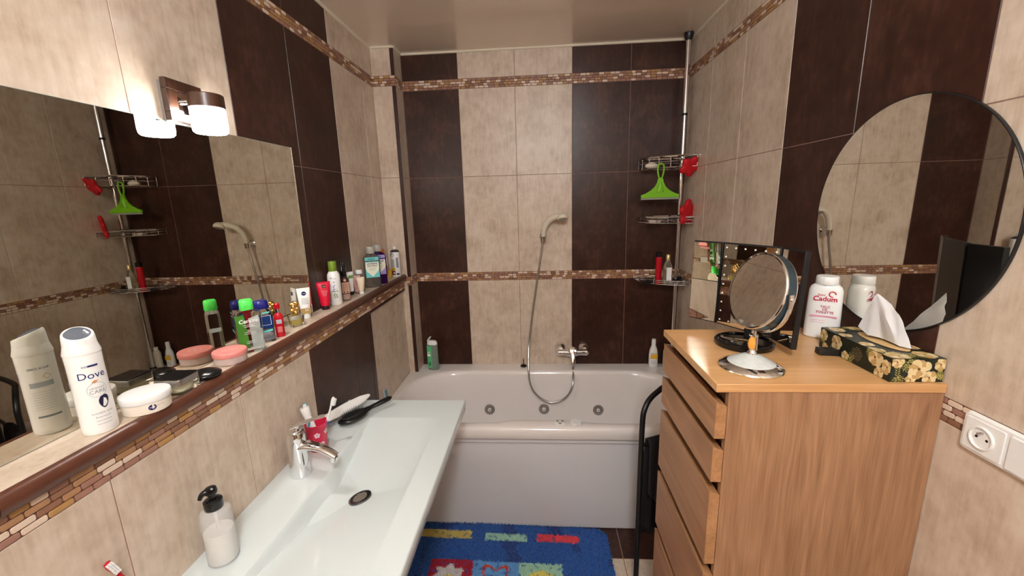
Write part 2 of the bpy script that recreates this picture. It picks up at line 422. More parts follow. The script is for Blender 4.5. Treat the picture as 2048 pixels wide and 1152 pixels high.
# wall behind the photographer, with a door
mb = MB(); mb.box(XL-.1, XR+.1, YN-.1, YN-TD, 0, ZC+.05, 0)
PN = lambda u, z, d: (-u, YN-TD+d, z)
wall_section(mb, PN, [(-XR, -.55, 1), (-.55, -.45, 1), (.35, .66, 1), (.66, -XL, 1)], ROWS, BANDS, 33)
for z0, z1 in ((2.06, Z_HI), (Z_HIT, ZC)): tiled(mb, PN, -.45, .35, z0, z1, 1)
mb.build('wall_front', WM, kind='structure', angle=20)
mb = MB(); mb.box(-.35, .45, YN+.001, YN+.03, 0.002, 2.05, 0)
dr = mb.build('door_1', wood_mat('door_wood', 'z', srgb(120, 74, 44), srgb(170, 112, 70)), kind='structure', bevel=.003)
mb = MB(); mb.lathe([(.024, 0), (.024, .008), (.009, .010), (.009, .05)], M=Matrix.Translation((-.28, YN+.03, 1.02)) @ Matrix.Rotation(-PI/2, 4, 'X')); mb.rod((-.28, YN+.078, 1.02), (-.16, YN+.078, 1.02), .009)
mb.build('door_handle', CHROME2, dr)
# floor
mb = MB(); mb.box(XL-.1, XR+.1, YN-.1, YB+.1, -.05, -TD, 0)
PFL = lambda u, v_, d: (u, v_, -TD+d)
xs = [XL, -.63, -.297, .037, .370, .703, XR]
for a, b in zip(xs, xs[1:]): tiled(mb, PFL, a, b, 1.637, 1.97, 2, .0018); tiled(mb, PFL, a, b, 1.97, YB, 2, .0018)
ys = [YN, -.98, -.44, .10, .545, 1.09, 1.637]
for a, b in zip(xs, xs[1:]):
    for c, d in zip(ys, ys[1:]): tiled(mb, PFL, a, b, c, d, 1, .0018)
mb.build('floor', WM, kind='structure')
# ceiling and its white bead
mb = MB(); mb.box(XL-.1, XR+.1, YN-.1, YB+.1, ZC, ZC+.06, 0)
mb.build('ceiling', CEIL, kind='structure')
mb = MB(); q = .009
for (x0, y0, x1, y1) in [(XL, YN, XL, YP), (XL, YP, XP, YP), (XP, YP, XP, YB), (XP, YB, XR, YB), (XR, YB, XR, YN)]:
    mb.rod((x0, y0, ZC-.001), (x1, y1, ZC-.001), q, 12)
mb.build('trim_5', COVE, kind='structure')

# ------------------------------------------------------------------ added fill globe, out of view, brightens the whole room
lt = thing('added_fill_globe', 'added unseen fill globe under the ceiling behind the viewer', 'lamp', (.05, -.40, ZC))
mb = MB(); mb.lathe([(.055, -.0015), (.055, -.012), (.03, -.022), (.03, -.05)], n=40); mb.build('fill_base', WHITE, lt)
mb = MB(); mb.lathe([(.12*math.sin(PI*k/20), -.165+.12*math.cos(PI*k/20)) for k in range(3, 21)], n=40, cap0=False, cap1=False)
mb.build('fill_globe', mat('fill_glow', (1, 1, 1), .5, emit=(.93, .97, 1), es=FILL_GLOBE_W/(PI*.181)), lt)

# ------------------------------------------------------------------ whirlpool bathtub
TZ = .570; TX0, TX1, TY0, TY1 = XLL-.012+.002, XR-.001, 1.793, YB-.001
tub = thing('bathtub', 'white acrylic whirlpool bathtub filling the far end of the room', 'bathtub', (0, 0, 0))
mb = MB()
NC, NS = 10, 14
def tring(x0, x1, y0, y1, r, z, bump=0.):
    R = rrect(x0, x1, y0, y1, r, z, NC, NS)
    if bump:
        out = []
        for (x, y, z) in R:
            if y < (y0+y1)/2:
                s_ = 1/(1+math.exp(-(x+.19)/.012))*1/(1+math.exp((x-.22)/.012))
                k = max(0, 1-(y-y0)/.05); y += bump*s_*k
            out.append((x, y, z))
        R = out
    return R
rg = [tring(TX0, TX1, TY0+.016, TY1, .004, .505), tring(TX0, TX1, TY0+.004, TY1, .004, .507), tring(TX0, TX1, TY0, TY1, .004, .514), tring(TX0, TX1, TY0, TY1, .004, .545), tring(TX0, TX1, TY0+.003, TY1, .004, .558),
      tring(TX0, TX1, TY0+.010, TY1, .004, .567), tring(TX0, TX1, TY0+.020, TY1, .005, .571)]
ox0, ox1, oy0, oy1 = -.812, .835, 1.846, 2.478
for ins, z, r in ((-.014, .571, .30), (-.004, .5695, .30), (.003, .563, .30), (.010, .545, .30), (.018, .50, .30), (.032, .40, .29), (.05, .30, .27), (.075, .225, .24), (.11, .185, .22), (.16, .168, .18), (.22, .163, .09)):
    rg.append(tring(ox0+ins*1.5, ox1-ins*1.5, oy0+ins, oy1-ins, min(r, (oy1-oy0)/2-ins-.005), z, .026 if ins < .02 else 0))
mb.rings(rg, 0, False, True)
mb.build('tub_shell', ACRYL, tub, angle=60)
mb = MB(); mb.box(TX0, TX1, TY0+.022, TY0+.034, .002, .506)
mb.box(TX0, TX1, TY0+.012, TY0+.024, .484, .505)
mb.build('apron_panel', ACRYL2, tub, bevel=.002)
def jet(x, z, y=2.4585):
    M = Matrix.Translation((x, y-.0275, z)) @ Matrix.Rotation(PI/2-.18, 4, 'X')
    mb = MB(); mb.lathe([(.034, -.004), (.034, .002), (.031, .005), (.020, .003), (.012, .0035)], M=M, n=36, mi=0, cap1=True)
    j = mb.build('jet_nozzle', CHROME2, tub)
    mb = MB(); mb.lathe([(.011, .003), (.011, .010), (.0095, .012), (.0045, .012), (.0045, .006)], M=M, n=24); mb.build('nozzle_eye', WHITE, j)
    mb = MB(); mb.lathe([(.0043, .0065), (0, .0066)], M=M, n=16, cap0=False, cap1=False); mb.build('nozzle_hole', BLACK, j)
for x, z in ((-.336, .322), (.016, .327), (.361, .322)): jet(x, z, 2.459)
mb = MB(); mb.lathe([(.030, 0), (.030, .006), (.026, .009), (.004, .010)], (.089, 1.836, TZ+.001), 36)
c1 = mb.build('control_pad', WHITE, tub)
for k in range(3):
    a = k*2*PI/3+.5; mb = MB(); mb.lathe([(.007, 0), (.007, .002), (.005, .003)], (.089+.014*math.cos(a), 1.836+.014*math.sin(a), TZ+.0105), 16); mb.build('button', mat('grey_button', srgb(150, 150, 150), .4), c1)
mb = MB(); ring = []
for k in range(48):
    ring.append((.167+(.028+.0022*math.cos(8*2*PI*k/48))*math.cos(2*PI*k/48), 1.840+(.028+.0022*math.cos(8*2*PI*k/48))*math.sin(2*PI*k/48)))
mb.prism(ring, TZ+.001, TZ+.012); mb.build('air_knob', WHITE, tub, bevel=.002)

# dark stopper-like rod standing on the far rim
pl = thing('drain_stopper', 'dark pop-up stopper with a thin rod on the far tub rim', 'stopper', (-.114, 2.545, TZ+.002))
mb = MB(); mb.lathe([(.014, 0), (.020, .003), (.020, .009), (.012, .013), (.004, .016)]); mb.build('stopper_disc', mat('dark_bronze', srgb(52, 40, 34), .3, .6), pl)
mb = MB(); mb.lathe([(.003, .014), (.003, .052), (.002, .054)], n=10); mb.build('stopper_rod', mat('dark_bronze', 0), pl)

# bath mixer
MX = thing('bath_mixer', 'chrome wall-mounted bath mixer tap above the tub rim', 'tap', (.205, YB, .690))
mb = MB()
for sx in (-1, 1):
    M = Matrix.Translation((sx*.077, 0, 0)) @ Matrix.Rotation(PI/2, 4, 'X')
    mb2 = MB(); mb2.lathe([(.038, .001), (.038, .008), (.034, .018), (.026, .030), (.018, .040), (.016, .050)], M=M, n=32); mb2.build('wall_flange', CHROME, MX)
mb.loft([(-.104, .001, .001), (-.102, .014, .014), (-.092, .022, .022), (-.045, .0195, .0195), (-.02, .027, .027), (.02, .027, .027), (.045, .0195, .0195), (.092, .022, .022), (.102, .014, .014), (.104, .001, .001)], M=Matrix.Translation((0, -.062, -.014)) @ Matrix.Rotation(PI/2, 4, 'Y'), n=28)
mb.build('mixer_body', CHROME, MX)
mb = MB(); M = Matrix.Translation((0, -.062, -.006)) @ Matrix.Rotation(PI/2-.5, 4, 'X')
mb.lathe([(.026, 0), (.028, .014), (.027, .030), (.021, .039), (.004, .042)], M=M, n=28)
mb.loft([(0, .013, .009, 2.6), (.03, .012, .008, 2.6), (.078, .015, .006, 2.6), (.084, .010, .004)], M=Matrix.Translation((0, -.088, .008)) @ Matrix.Rotation(PI-.55, 4, 'X'), n=20)
mb.build('mixer_lever', CHROME, MX)
mb = MB(); mb.lathe([(.015, 0), (.014, -.03), (.010, -.036), (.010, -.05)], (0, -.062, -.018), 24); mb.build('hose_outlet', CHROME, MX)

# hand shower on its wall bracket, with hose
SH = thing('hand_shower', 'ivory hand shower in a wall bracket with long metal hose looping into the tub', 'shower', (.025, YB, 1.42))
mb = MB(); mb.lathe([(.022, .001), (.022, .006), (.013, .012), (.012, .040)], M=Matrix.Rotation(PI/2, 4, 'X'), n=28)
mb.lathe([(.017, -.020), (.019, .012), (.0175, .014)], (0, -.052, -.008), 24)
mb.build('wall_bracket', CHROME, SH)
IV = mat('ivory_plastic', srgb(226, 216, 196), .28)
pts = catmull([(0, -.052, -.012), (.004, -.054, .03), (.015, -.060, .07), (.040, -.074, .105), (.075, -.092, .124), (.112, -.108, .128)], 8)
mb = MB(); n_ = len(pts); mb.tube(pts, [.0120+.0065*math.sin(PI*min(1,i/n_*.75)) for i in range(n_)], 16, M=None)
hd = Matrix.Translation((.116, -.118, .121)) @ Matrix.Rotation(.45, 4, 'Z') @ Matrix.Rotation(-.40, 4, 'X') @ Matrix.Rotation(.10, 4, 'Y')
mb.lathe([(.003, .022), (.017, .0195), (.027, .012), (.032, .001), (.0325, -.008), (.030, -.0125), (.024, -.0130)], M=hd, n=32)
mb.build('shower_handle', IV, SH)
mb = MB(); mb.lathe([(.025, -.0127), (.024, -.0145), (.001, -.0155)], M=hd, n=28, cap0=False)
for a in range(10): mb.lathe([(.0016, -.0155), (.0012, -.018)], M=hd @ Matrix.Translation((.016*math.cos(a*PI/5), .016*math.sin(a*PI/5), 0)), n=6)
mb.build('spray_plate', mat('grey_rubber', srgb(170, 164, 150), .5), SH)
# hose goes from the mixer outlet down into the tub and up to the handle
hp = [(.205, 2.529, .622), (.206, 2.522, .58), (.203, 2.45, .545), (.197, 2.415, .50), (.172, 2.405, .445), (.13, 2.405, .405), (.075, 2.408, .386), (.03, 2.410, .393), (-.015, 2.412, .42), (-.052, 2.415, .465), (-.071, 2.418, .52), (-.077, 2.425, .575), (-.078, 2.46, .66), (-.072, 2.50, .76), (-.05, 2.527, .93), (-.024, 2.533, 1.10), (.000, 2.535, 1.25), (.016, 2.538, 1.34), (.024, 2.539, 1.405)]
hc = catmull([(x-.025, y-YB, z-1.42) for x, y, z in hp], 14)
mb = MB(); mb.tube(hc, [.0068+(.0005 if i % 2 else -.0002) for i in range(len(hc))], 10)
mb.build('shower_hose', CHROME2, SH, angle=80)

# ------------------------------------------------------------------ floor-to-ceiling corner caddy
PX, PY = .822, 2.502
cd = thing('corner_caddy', 'chrome tension-pole corner caddy with three wire baskets beside the tub', 'shelf', (PX, PY, TZ+.0015))
mb = MB(); mb.lathe([(.011, .0), (.011, 1.52)], n=20); mb.lathe([(.0135, 1.512), (.0135, ZC-TZ-.03)], n=20); mb.build('pole', CHROME, cd)
mb = MB(); mb.lathe([(.0155, 1.512), (.0155, 1.524)], n=20, mi=0); mb.build('collar', BLACKM, cd)
mb = MB(); mb.lathe([(.016, ZC-TZ-.040), (.022, ZC-TZ-.026), (.025, ZC-TZ-.012), (.025, ZC-TZ-.0035)], n=28); mb.build('ceiling_cap', BLACKM, cd)
mb = MB(); mb.lathe([(.022, 0), (.02, .012), (.013, .02)], n=24); mb.build('foot', BLACKM, cd)
def basket(z, h, band, name='basket'):
    """quarter-oval wire tray; corner near the walls, arc to the room"""
    cx, cy = .040, .078; a, b = .265, .205
    arc = [(cx-a*math.cos(t), cy-b*math.sin(t)) for t in [PI/2*i/18 for i in range(19)]]
    # closed outline: left end -> arc -> right end -> corner
    fr = [(cx-a, cy-.0)]+arc[1:]+[(cx, cy)]
    mb = MB()
    loop = lambda zz, r, s=1.: mb.tube([(cx+(x-cx)*s, cy+(y-cy)*s, zz) for x, y in fr], r, 8, closed=True)
    loop(z, .0022); loop(z+h*.55, .0016)
    if band:
        pts = [(x, y, z+h) for x, y in arc]; mb.tube([(x, y, z+h) for x, y in fr], .0068, 8, closed=True, flat=.9)
    else: loop(z+h, .0022)
    for i in range(0, 19, 3): x, y = arc[i]; mb.tube([(x, y, z), (x, y, z+h)], .0014, 6)
    for i in range(1, 9):    # floor wires
        x = cx-a+a*i/9; yy = cy-b*math.sqrt(max(0, 1-((cx-x)/a)**2)); mb.tube([(x, cy, z), (x, yy, z)], .0013, 6)
    mb.tube([(cx-a, cy, z+h), (cx-a, cy, z)], .0014, 6); mb.tube([(cx, cy, z), (cx, cy, z+h)], .0014, 6)
    k = mb.build(name, CHROME, cd)
    m2 = MB(); m2.lathe([(.0165, z-.012), (.018, z-.008), (.018, z+.014), (.0165, z+.018)], n=20); m2.build('clamp_ring', BLACKM if not band else CHROME, k)
    return k
basket(1.800-TZ, .058, True); basket(1.492-TZ, .034, True); basket(1.138-TZ, .022, False)

# squeegee hanging from the top basket
def squeegee():
    t = thing('squeegee', 'lime green plastic squeegee hanging from the top basket', 'squeegee', (.682, 2.418, 1.638))
    H = .188; W = .104
    half = [(W, .0), (W, .016), (.080, .024), (.052, .040), (.030, .060), (.017, .085), (.0135, .105), (.015, .125), (.020, .150), (.0225, .170), (.018, .183), (.008, .190)]
    outl = half+[(-x, z) for x, z in reversed(half)]
    hole = [(.0, .118), (.0045, .122), (.010, .150), (.0115, .168), (.007, .177), (0, .179), (-.007, .177), (-.0115, .168), (-.010, .150), (-.0045, .122)]
    # plate with a hole, made from strips between the outer edge and hole edge above z=.105
    mb = MB()
    low = [p for p in half if p[1] <= .105]
    o = low+[(-x, z) for x, z in reversed(low)]
    mb.rings([[(x, -.007 if z < .03 else -.005, z) for x, z in o], [(x, .007 if z < .03 else .005, z) for x, z in o]], 0)
    # loop of the handle
    lp = catmull([(.0, .105), (-.009, .112), (-.0155, .140), (-.0165, .168), (-.0100, .181), (0, .184), (.0100, .181), (.0165, .168), (.0155, .140), (.009, .112)], 5, True)
    mb.tube([(p[0], 0, p[1]) for p in [(q.x, q.y) for q in [Vector((a.x, a.y)) for a in [Vector((l[0], l[1], 0)) for l in lp]]]], .0052, 8, closed=True)
    mb.loft([(0, .022, .007), (.03, .014, .010), (.06, .004, .005)], (0, -.004, .03), 16)
    mb.build('squeegee_body', mat('lime_plastic', srgb(118, 186, 22), .28, bump=0), t, angle=45, bevel=.0015)
    mb = MB(); mb.box(-W, W, -.003, .003, -.010, .003); mb.build('rubber_blade', mat('grey_blade', srgb(150, 152, 140), .5), t)
    mb = MB(); mb.tube(catmull([(0, -.002, .176), (0, -.008, .182), (0, -.004, .196), (0, .010, .2005), (0, .017, .192)], 5), .0016, 8); mb.build('hanging_hook', CHROME, t)
def catmull2(pts, per, closed):
    return [(p.x, p.y) for p in catmull([(a, b, 0) for a, b in pts], per, closed)]
_c0 = catmull
def catmull(pts, per=8, closed=False):
    if len(pts[0]) == 2: pts = [(a, b, 0) for a, b in pts]
    return _c0(pts, per, closed)
squeegee()
# red flower-shaped bath sponges
REDS = mat('red_sponge', srgb(196, 12, 30), .55, bump=.3, bscale=120)
def flower(name, label, loc, R, lobes, rot, group):
    mb = MB(); n = 60; rgs = []
    for (s_, d) in ((.05, -.011), (.7, -.012), (.95, -.008), (1, 0), (.95, .008), (.7, .012), (.05, .011)):
        rgs.append([((R*s_*(1+.16*math.cos(lobes*2*PI*k/n)))*math.cos(2*PI*k/n), d, (R*s_*(1+.16*math.cos(lobes*2*PI*k/n)))*math.sin(2*PI*k/n)) for k in range(n)])
    mb.rings(rgs, 0, M=Matrix.Rotation(rot[1], 4, 'Z') @ Matrix.Rotation(rot[0], 4, 'X') @ Matrix.Rotation(rot[2], 4, 'Y'))
    return mb.build(name, REDS, loc=loc, angle=60, label=label, cat='sponge', group=group)
flower('bath_sponge', 'red flower-shaped sponge in the top basket, right of the squeegee', (.826, 2.385, 1.800), .052, 5, (.45, .25, .1), 'red flower sponges')
flower('bath_sponge', 'red flower-shaped sponge upright in the middle basket', (.832, 2.400, 1.552), .066, 5, (.1, .72, .9), 'red flower sponges')
mb = MB(); mb.loft([(-.014, .028, .018), (-.006, .040, .026), (.006, .036, .024), (.014, .018, .014), (.020, .006, .005)], rz=.2); mb.build('soap_bar', mat('cream_soap', srgb(226, 214, 196), .5), loc=(.645, 2.47, 1.817), label='cream piece of soap in the top basket, left of the squeegee', cat='soap')
mb = MB(); mb.box(-.034, .034, -.016, .016, 0, .018); mb.build('soap_box', mat('pale_tin', srgb(186, 170, 162), .35), loc=(.67, 2.46, 1.4955), bevel=.004, label='small pale bar lying in the middle basket', cat='soap')
# lower basket contents
LBZ = 1.1405
t = thing('shampoo_bottle', 'slim red bottle with black cap in the bottom basket', 'bottle', (.700, 2.44, LBZ))
mb = MB(); mb.lathe([(.016, 0), (.018, .003), (.0185, .15), (.017, .158)]); mb.build('bottle_body', mat('red_gloss', srgb(186, 12, 32), .25), t)
mb = MB(); mb.lathe([(.0172, .158), (.0172, .183), (.014, .187)]); mb.build('cap', BLACK, t)
t = thing('oil_bottle', 'clear bottle with gold cap in the bottom basket', 'bottle', (.746, 2.42, LBZ))
mb = MB(); mb.loft([(0, .024, .016, 3), (.004, .026, .018, 3), (.100, .026, .018, 3), (.128, .016, .013, 2.3), (.142, .010, .010)], n=32); mb.build('bottle_body', mat('tinted_clear', srgb(225, 222, 200), .08, trans=.9, ior=1.3), t)
mb = MB(); mb.lathe([(.0115, .142), (.0115, .172), (.010, .174)]); mb.build('cap', mat('pale_gold', srgb(206, 184, 128), .3, .6), t)
mb = MB(); mb.flat([(-.014, -.035), (.014, -.035), (.014, .04), (-.014, .04)], (.004, -.0185, .06), -PI/2+.0); mb.build('paper_label', WHITEP, t)
def blob(name, label, cat, loc, s, m, seed):
    mb = MB(); rnd = random.Random(seed); mb.loft([(z, a*s[0]*rnd.uniform(.85, 1.1), a*s[1]*rnd.uniform(.85, 1.1)) for z, a in ((0, .7), (s[2]*.2, 1), (s[2]*.6, .9), (s[2]*.9, .5), (s[2], .1))], n=20)
    return mb.build(name, m, loc=loc, angle=60, label=label, cat=cat)
mb = MB(); mb.loft([(0, .022, .016), (.004, .024, .018), (.020, .022, .017), (.028, .012, .010), (.036, .015, .011), (.044, .008, .006)], n=24); mb.build('hair_clip', BLACK, loc=(.815, 2.42, LBZ), label='black claw hair clip at the right end of the bottom basket', cat='hair clip')
mb = MB(); mb.loft([(0, .040, .018), (.006, .043, .020), (.012, .038, .016), (.016, .012, .006)], n=24, rz=.3); mb.build('pocket_comb', BLACKM, loc=(.640, 2.45, LBZ), label='small black oval comb at the left end of the bottom basket', cat='comb')

# ------------------------------------------------------------------ bottles on the tub rim
t = thing('shampoo_bottle', 'green and grey shower gel bottle with open cap on the far left tub rim', 'bottle', (-.706, 2.507, TZ+.002), rz=0)
mb = MB(); mb.loft([(0, .034, .020, 2.5), (.004, .037, .022, 2.5), (.10, .036, .021, 2.5), (.172, .035, .020, 2.5)], n=40, mi=0, rz=-.15)
mb.build('bottle_body', mat('grey_green', srgb(116, 132, 122), .3), t)
mb = MB()
az = -PI/2-.15-.35
mb.loft([(.016, .0225, .0215, 2.5), (.164, .0220, .0208, 2.5)], (-.0145, -.0010, 0), n=24, rz=-.15, mi=0)
lb = mb.build('green_label', mat('mint_label', srgb(92, 190, 130), .35), t)
mb = MB(); mb.text('gel', .018, (-.019, -.0222, .125), -PI/2-.15, mi=0, off=.0012, roll=0); mb.flat([(-.012, -.008), (.010, -.008), (.010, .008), (-.012, .008)], (-.019, -.0222, .105), -PI/2-.15, mi=0, off=.0012)
mb.flat([(-.008, -.016), (.008, -.010), (.006, .014), (-.010, .010)], (-.017, -.0222, .045), -PI/2-.15, mi=1, off=.0012); mb.build('printed_label', [WHITEP, mat('deep_green', srgb(38, 120, 84), .4)], lb)
mb = MB(); mb.loft([(.172, .034, .020, 2.4), (.186, .033, .019, 2.4), (.196, .026, .015, 2.2), (.199, .012, .008)], n=32, rz=-.15); cp = mb.build('cap', WHITE, t)
mb = MB(); mb.box(-.017, .017, -.012, .012, -.004, .004, M=Matrix.Translation((-.018, 0, .209)) @ Matrix.Rotation(-.15, 4, 'Z') @ Matrix.Rotation(-.95, 4, 'Y')); mb.build('flip_lid', WHITE, cp, bevel=.002)
t = thing('lotion_bottle', 'white bottle with yellow label on the far right tub rim', 'bottle', (.722, 2.545, TZ+.002))
mb = MB(); mb.loft([(0, .026, .017, 2.4), (.004, .0285, .019, 2.4), (.08, .028, .019, 2.4), (.115, .024, .017), (.142, .014, .013), (.150, .0125, .0125)], n=36); mb.build('bottle_body', WHITE2, t)
mb = MB(); mb.lathe([(.0135, .150), (.0125, .182), (.011, .185)], n=24); mb.build('cap', WHITE, t)
mb = MB(); mb.flat([(-.021, -.014), (.021, -.014), (.021, .016), (-.021, .016)], (0, -.0192, .072), -PI/2, 0); mb.text('Douceur', .010, (0, -.0192, .094), -PI/2, mi=1)
for k in range(4): mb.flat([(-.017, 0), (.012, 0), (.012, .0015), (-.017, .0015)], (0, -.0192, .046-.007*k), -PI/2, 2)
mb.build('paper_label', [mat('yellow_label', srgb(240, 186, 50), .4), NAVY, GREYP], t)
t = thing('lotion_bottle', 'pale bottle at the right end of the tub rim, half behind the drawers', 'bottle', (.806, 2.535, TZ+.002))
mb = MB(); mb.loft([(0, .024, .016, 2.6), (.004, .026, .018, 2.6), (.11, .025, .017, 2.6), (.13, .013, .012)], n=32); mb.build('bottle_body', mat('pale_bottle', srgb(214, 208, 198), .3), t)
mb = MB(); mb.lathe([(.013, .13), (.0125, .15)], n=20); mb.build('cap', WHITE, t)
# small clear packet leaning at the wall on the near left rim
t = thing('razor_packet', 'small clear and teal packet leaning on the left wall at the tub edge', 'packet', (-.828, 1.99, TZ+.0015))
mb = MB(); M = Matrix.Rotation(-.10, 4, 'Y'); mb.box(0, .006, -.022, .022, 0, .105, M=M); mb.build('packet_body', mat('packet_film', srgb(214, 222, 230), .15, trans=.35), t, bevel=.002)
mb = MB(); mb.box(.006, .0066, -.012, .012, .05, .1, M=M); mb.build('packet_print', mat('teal_print', srgb(60, 140, 150), .4), t)

# ------------------------------------------------------------------ vanity basin
VZ, VX0, VX1, VY0, VY1, VT = .810, XLL+.0005, -.330, .610, 1.608, .050
def vdepth(x, y):
    yc = 1.075
    Dy = 1-abs(y-yc)/(.385 if y > yc else .40)
    if Dy <= 0: return 0.
    Dy = Dy**.85
    xl = -.692+.012*math.exp(-((y-1.118)/.05)**2)
    if x <= xl or x >= -.404: return 0.
    wl = .034*Dy+.004
    t = (x-xl)/wl; a = 1. if t >= 1 else t*t*(3-2*t)
    b = (-.404-x)/(-.404-xl); b = min(1., b*1.0)**.75
    return .074*Dy*a*b
van = thing('vanity_basin', 'long white ceramic washbasin slab with a shallow sloping bowl', 'washbasin')
mb = MB(); nx, ny = 110, 170
X = [VX0+(VX1-VX0)*i/nx for i in range(nx+1)]; Y = [VY0+(VY1-VY0)*j/ny for j in range(ny+1)]
v = []
for j in range(ny+1):
    for i in range(nx+1):
        e = min(VX1-X[i], VY1-Y[j], Y[j]-VY0); dz = 0
        v.append((X[i], Y[j], VZ-vdepth(X[i], Y[j])-dz))
f = [(j*(nx+1)+i, j*(nx+1)+i+1, (j+1)*(nx+1)+i+1, (j+1)*(nx+1)+i) for j in range(ny) for i in range(nx)]
mb.add(v, f)
per = [(i, 0) for i in range(nx+1)]+[(nx, j) for j in range(1, ny+1)]+[(i, ny) for i in range(nx-1, -1, -1)]+[(0, j) for j in range(ny-1, 0, -1)]
def ringz(ins, z, out=0):
    return [(X[i]+(out if i == nx else 0), Y[j]+(out if j == ny else (-out if j == 0 else 0)), z) for i, j in per]
mb.rings([ringz(0, VZ), ringz(0, VZ-.0012, .0025), ringz(0, VZ-.004, .004), ringz(0, VZ-VT+.006, .002), ringz(0, VZ-VT, -.002)][::-1], 0, True, False)
mb.build('basin_slab', CERAMIC, van, angle=45)
dz0 = VZ-vdepth(-.556, 1.060)
gx = -(vdepth(-.546, 1.06)-vdepth(-.566, 1.06))/.02; gy = -(vdepth(-.556, 1.07)-vdepth(-.556, 1.05))/.02
Md = Matrix.Translation((-.556, 1.060, dz0+.0035)) @ Vector((-gx, -gy*.5, 1)).to_track_quat('Z', 'Y').to_matrix().to_4x4()
mb = MB(); mb.lathe([(.034, -.004), (.034, .002), (.031, .0035), (.024, .0030), (.0235, .0005)], n=40, M=Md, cap1=False); mb.lathe([(.0292, .0002), (0, .0001)], n=40, M=Md, mi=1, cap0=False, cap1=False)
dn = mb.build('drain', [mat('gunmetal', (.16, .16, .17), .25, 1.), BLACK], van)
for k in range(-3, 4):
    l = .0215*math.sqrt(max(.1, 1-(k/3.8)**2)); mb = MB(); mb.tube([(k*.0068, -l, .0014), (k*.0068, l, .0014)], .0012, 8, M=Md @ Matrix.Rotation(.5, 4, 'Z')); mb.build('grille_bar', CHROME2, dn)
for yb in (.85, 1.37):
    mb = MB(); mb.box(VX0+.001, -.44, yb-.012, yb+.012, VZ-VT-.028, VZ-VT-.001); mb.box(VX0+.001, VX0+.012, yb-.012, yb+.012, VZ-VT-.20, VZ-VT-.028)
    mb.build('wall_bracket', WHITE, van, bevel=.002)
mb = MB(); mb.tube(catmull([(-.556, 1.06, VZ-.115), (-.556, 1.06, .60), (-.556, 1.06, .50), (-.60, 1.06, .46), (-.66, 1.06, .50), (-.70, 1.06, .53), (-.84, 1.06, .53)], 8), .016, 14); mb.lathe([(.034, .44), (.034, .54), (.02, .55)], (-.556, 1.06, 0), 24)
mb.build('drain_trap', CHROME, van)

# basin tap
tap = thing('basin_tap', 'chrome single-lever mixer tap on the washbasin', 'tap', (-.768, 1.112, VZ+.0005), rz=-.12)
mb = MB(); mb.loft([(0, .031, .029), (.003, .032, .030), (.05, .029, .0275), (.11, .0285, .027), (.138, .0285, .027), (.146, .026, .025), (.149, .018, .018)], n=40)
mb.lathe([(.0185, .147), (.020, .152), (.017, .160), (.009, .164)], n=32)
mb.build('tap_body', CHROME, tap)
sp = catmull([(.010, 0, .098), (.045, 0, .103), (.085, 0, .098), (.118, 0, .084), (.134, 0, .074)], 6)
mb = MB(); mb.tube(sp, [.0215, .0215, .021, .021, .0205, .020, .0195, .019, .0185, .018, .0175, .017, .0168, .0165, .016, .0158, .0155, .0152, .015, .0148, .0145, .0145, .0145, .0145, .014][:len(sp)], 18, flat=.62, up=(0, 0, 1))
mb.lathe([(.010, -.012), (.011, .0), (.011, .004)], n=20, M=Matrix.Translation((.126, 0, .070)) @ Matrix.Rotation(.25, 4, 'Y'))
mb.build('spout', CHROME, tap)
lv = [(-.016, 0, .158), (.01, 0, .170), (.05, 0, .187), (.09, 0, .203), (.118, 0, .212)]
mb = MB(); R_ = []
for (x, y, z), wv, th in zip(lv, (.013, .015, .0125, .0105, .010), (.007, .007, .005, .004, .003)):
    dx, dz = .39, -.92
    R_.append([(x-.0*th+sx*.42*th, wv*sy, z+sx*th) for sx, sy in ((-1, -.8), (-1, .8), (-.2, 1), (.8, .85), (1, .4), (1, -.4), (.8, -.85), (-.2, -1))])
mb.rings(R_, 0); mb.build('lever', CHROME, tap, angle=50)

# soap dispenser
t = thing('soap_dispenser', 'clear pump bottle half full of white liquid soap on the washbasin', 'dispenser', (-.775, .795, VZ+.0005))
mb = MB(); mb.lathe([(.029, 0), (.0325, .003), (.0325, .125), (.030, .134), (.022, .139), (.018, .141), (.018, .147)], n=40, cap1=False)
mb.lathe([(.0300, .003), (.0312, .006), (.0312, .124), (.021, .1375), (.017, .147)], n=40, cap1=False)
mb.build('bottle_body', mat('frosted_clear', srgb(236, 238, 238), .25, alpha=.28), t)
mb = MB(); mb.lathe([(.0295, .004), (.0308, .007), (.0308, .080), (.0300, .083), (.004, .0835)], n=40); mb.build('liquid_soap', mat('milky_soap', srgb(246, 244, 236), .3), t)
mb = MB(); mb.rod((0, 0, .01), (0, 0, .145), .0035); mb.build('dip_tube', WHITE, t)
mb = MB(); mb.lathe([(.0185, .141), (.0195, .144), (.0195, .162), (.015, .166), (.008, .168), (.008, .178), (.012, .180), (.013, .186), (.011, .194), (.004, .197)], n=32)
nz = catmull([(0, 0, .186), (-.006, -.008, .188), (-.011, -.015, .185), (-.014, -.019, .176)], 6); mb.tube(nz, [.0085-.0045*i/len(nz) for i in range(len(nz))], 12)
mb.build('pump', BLACK, t)

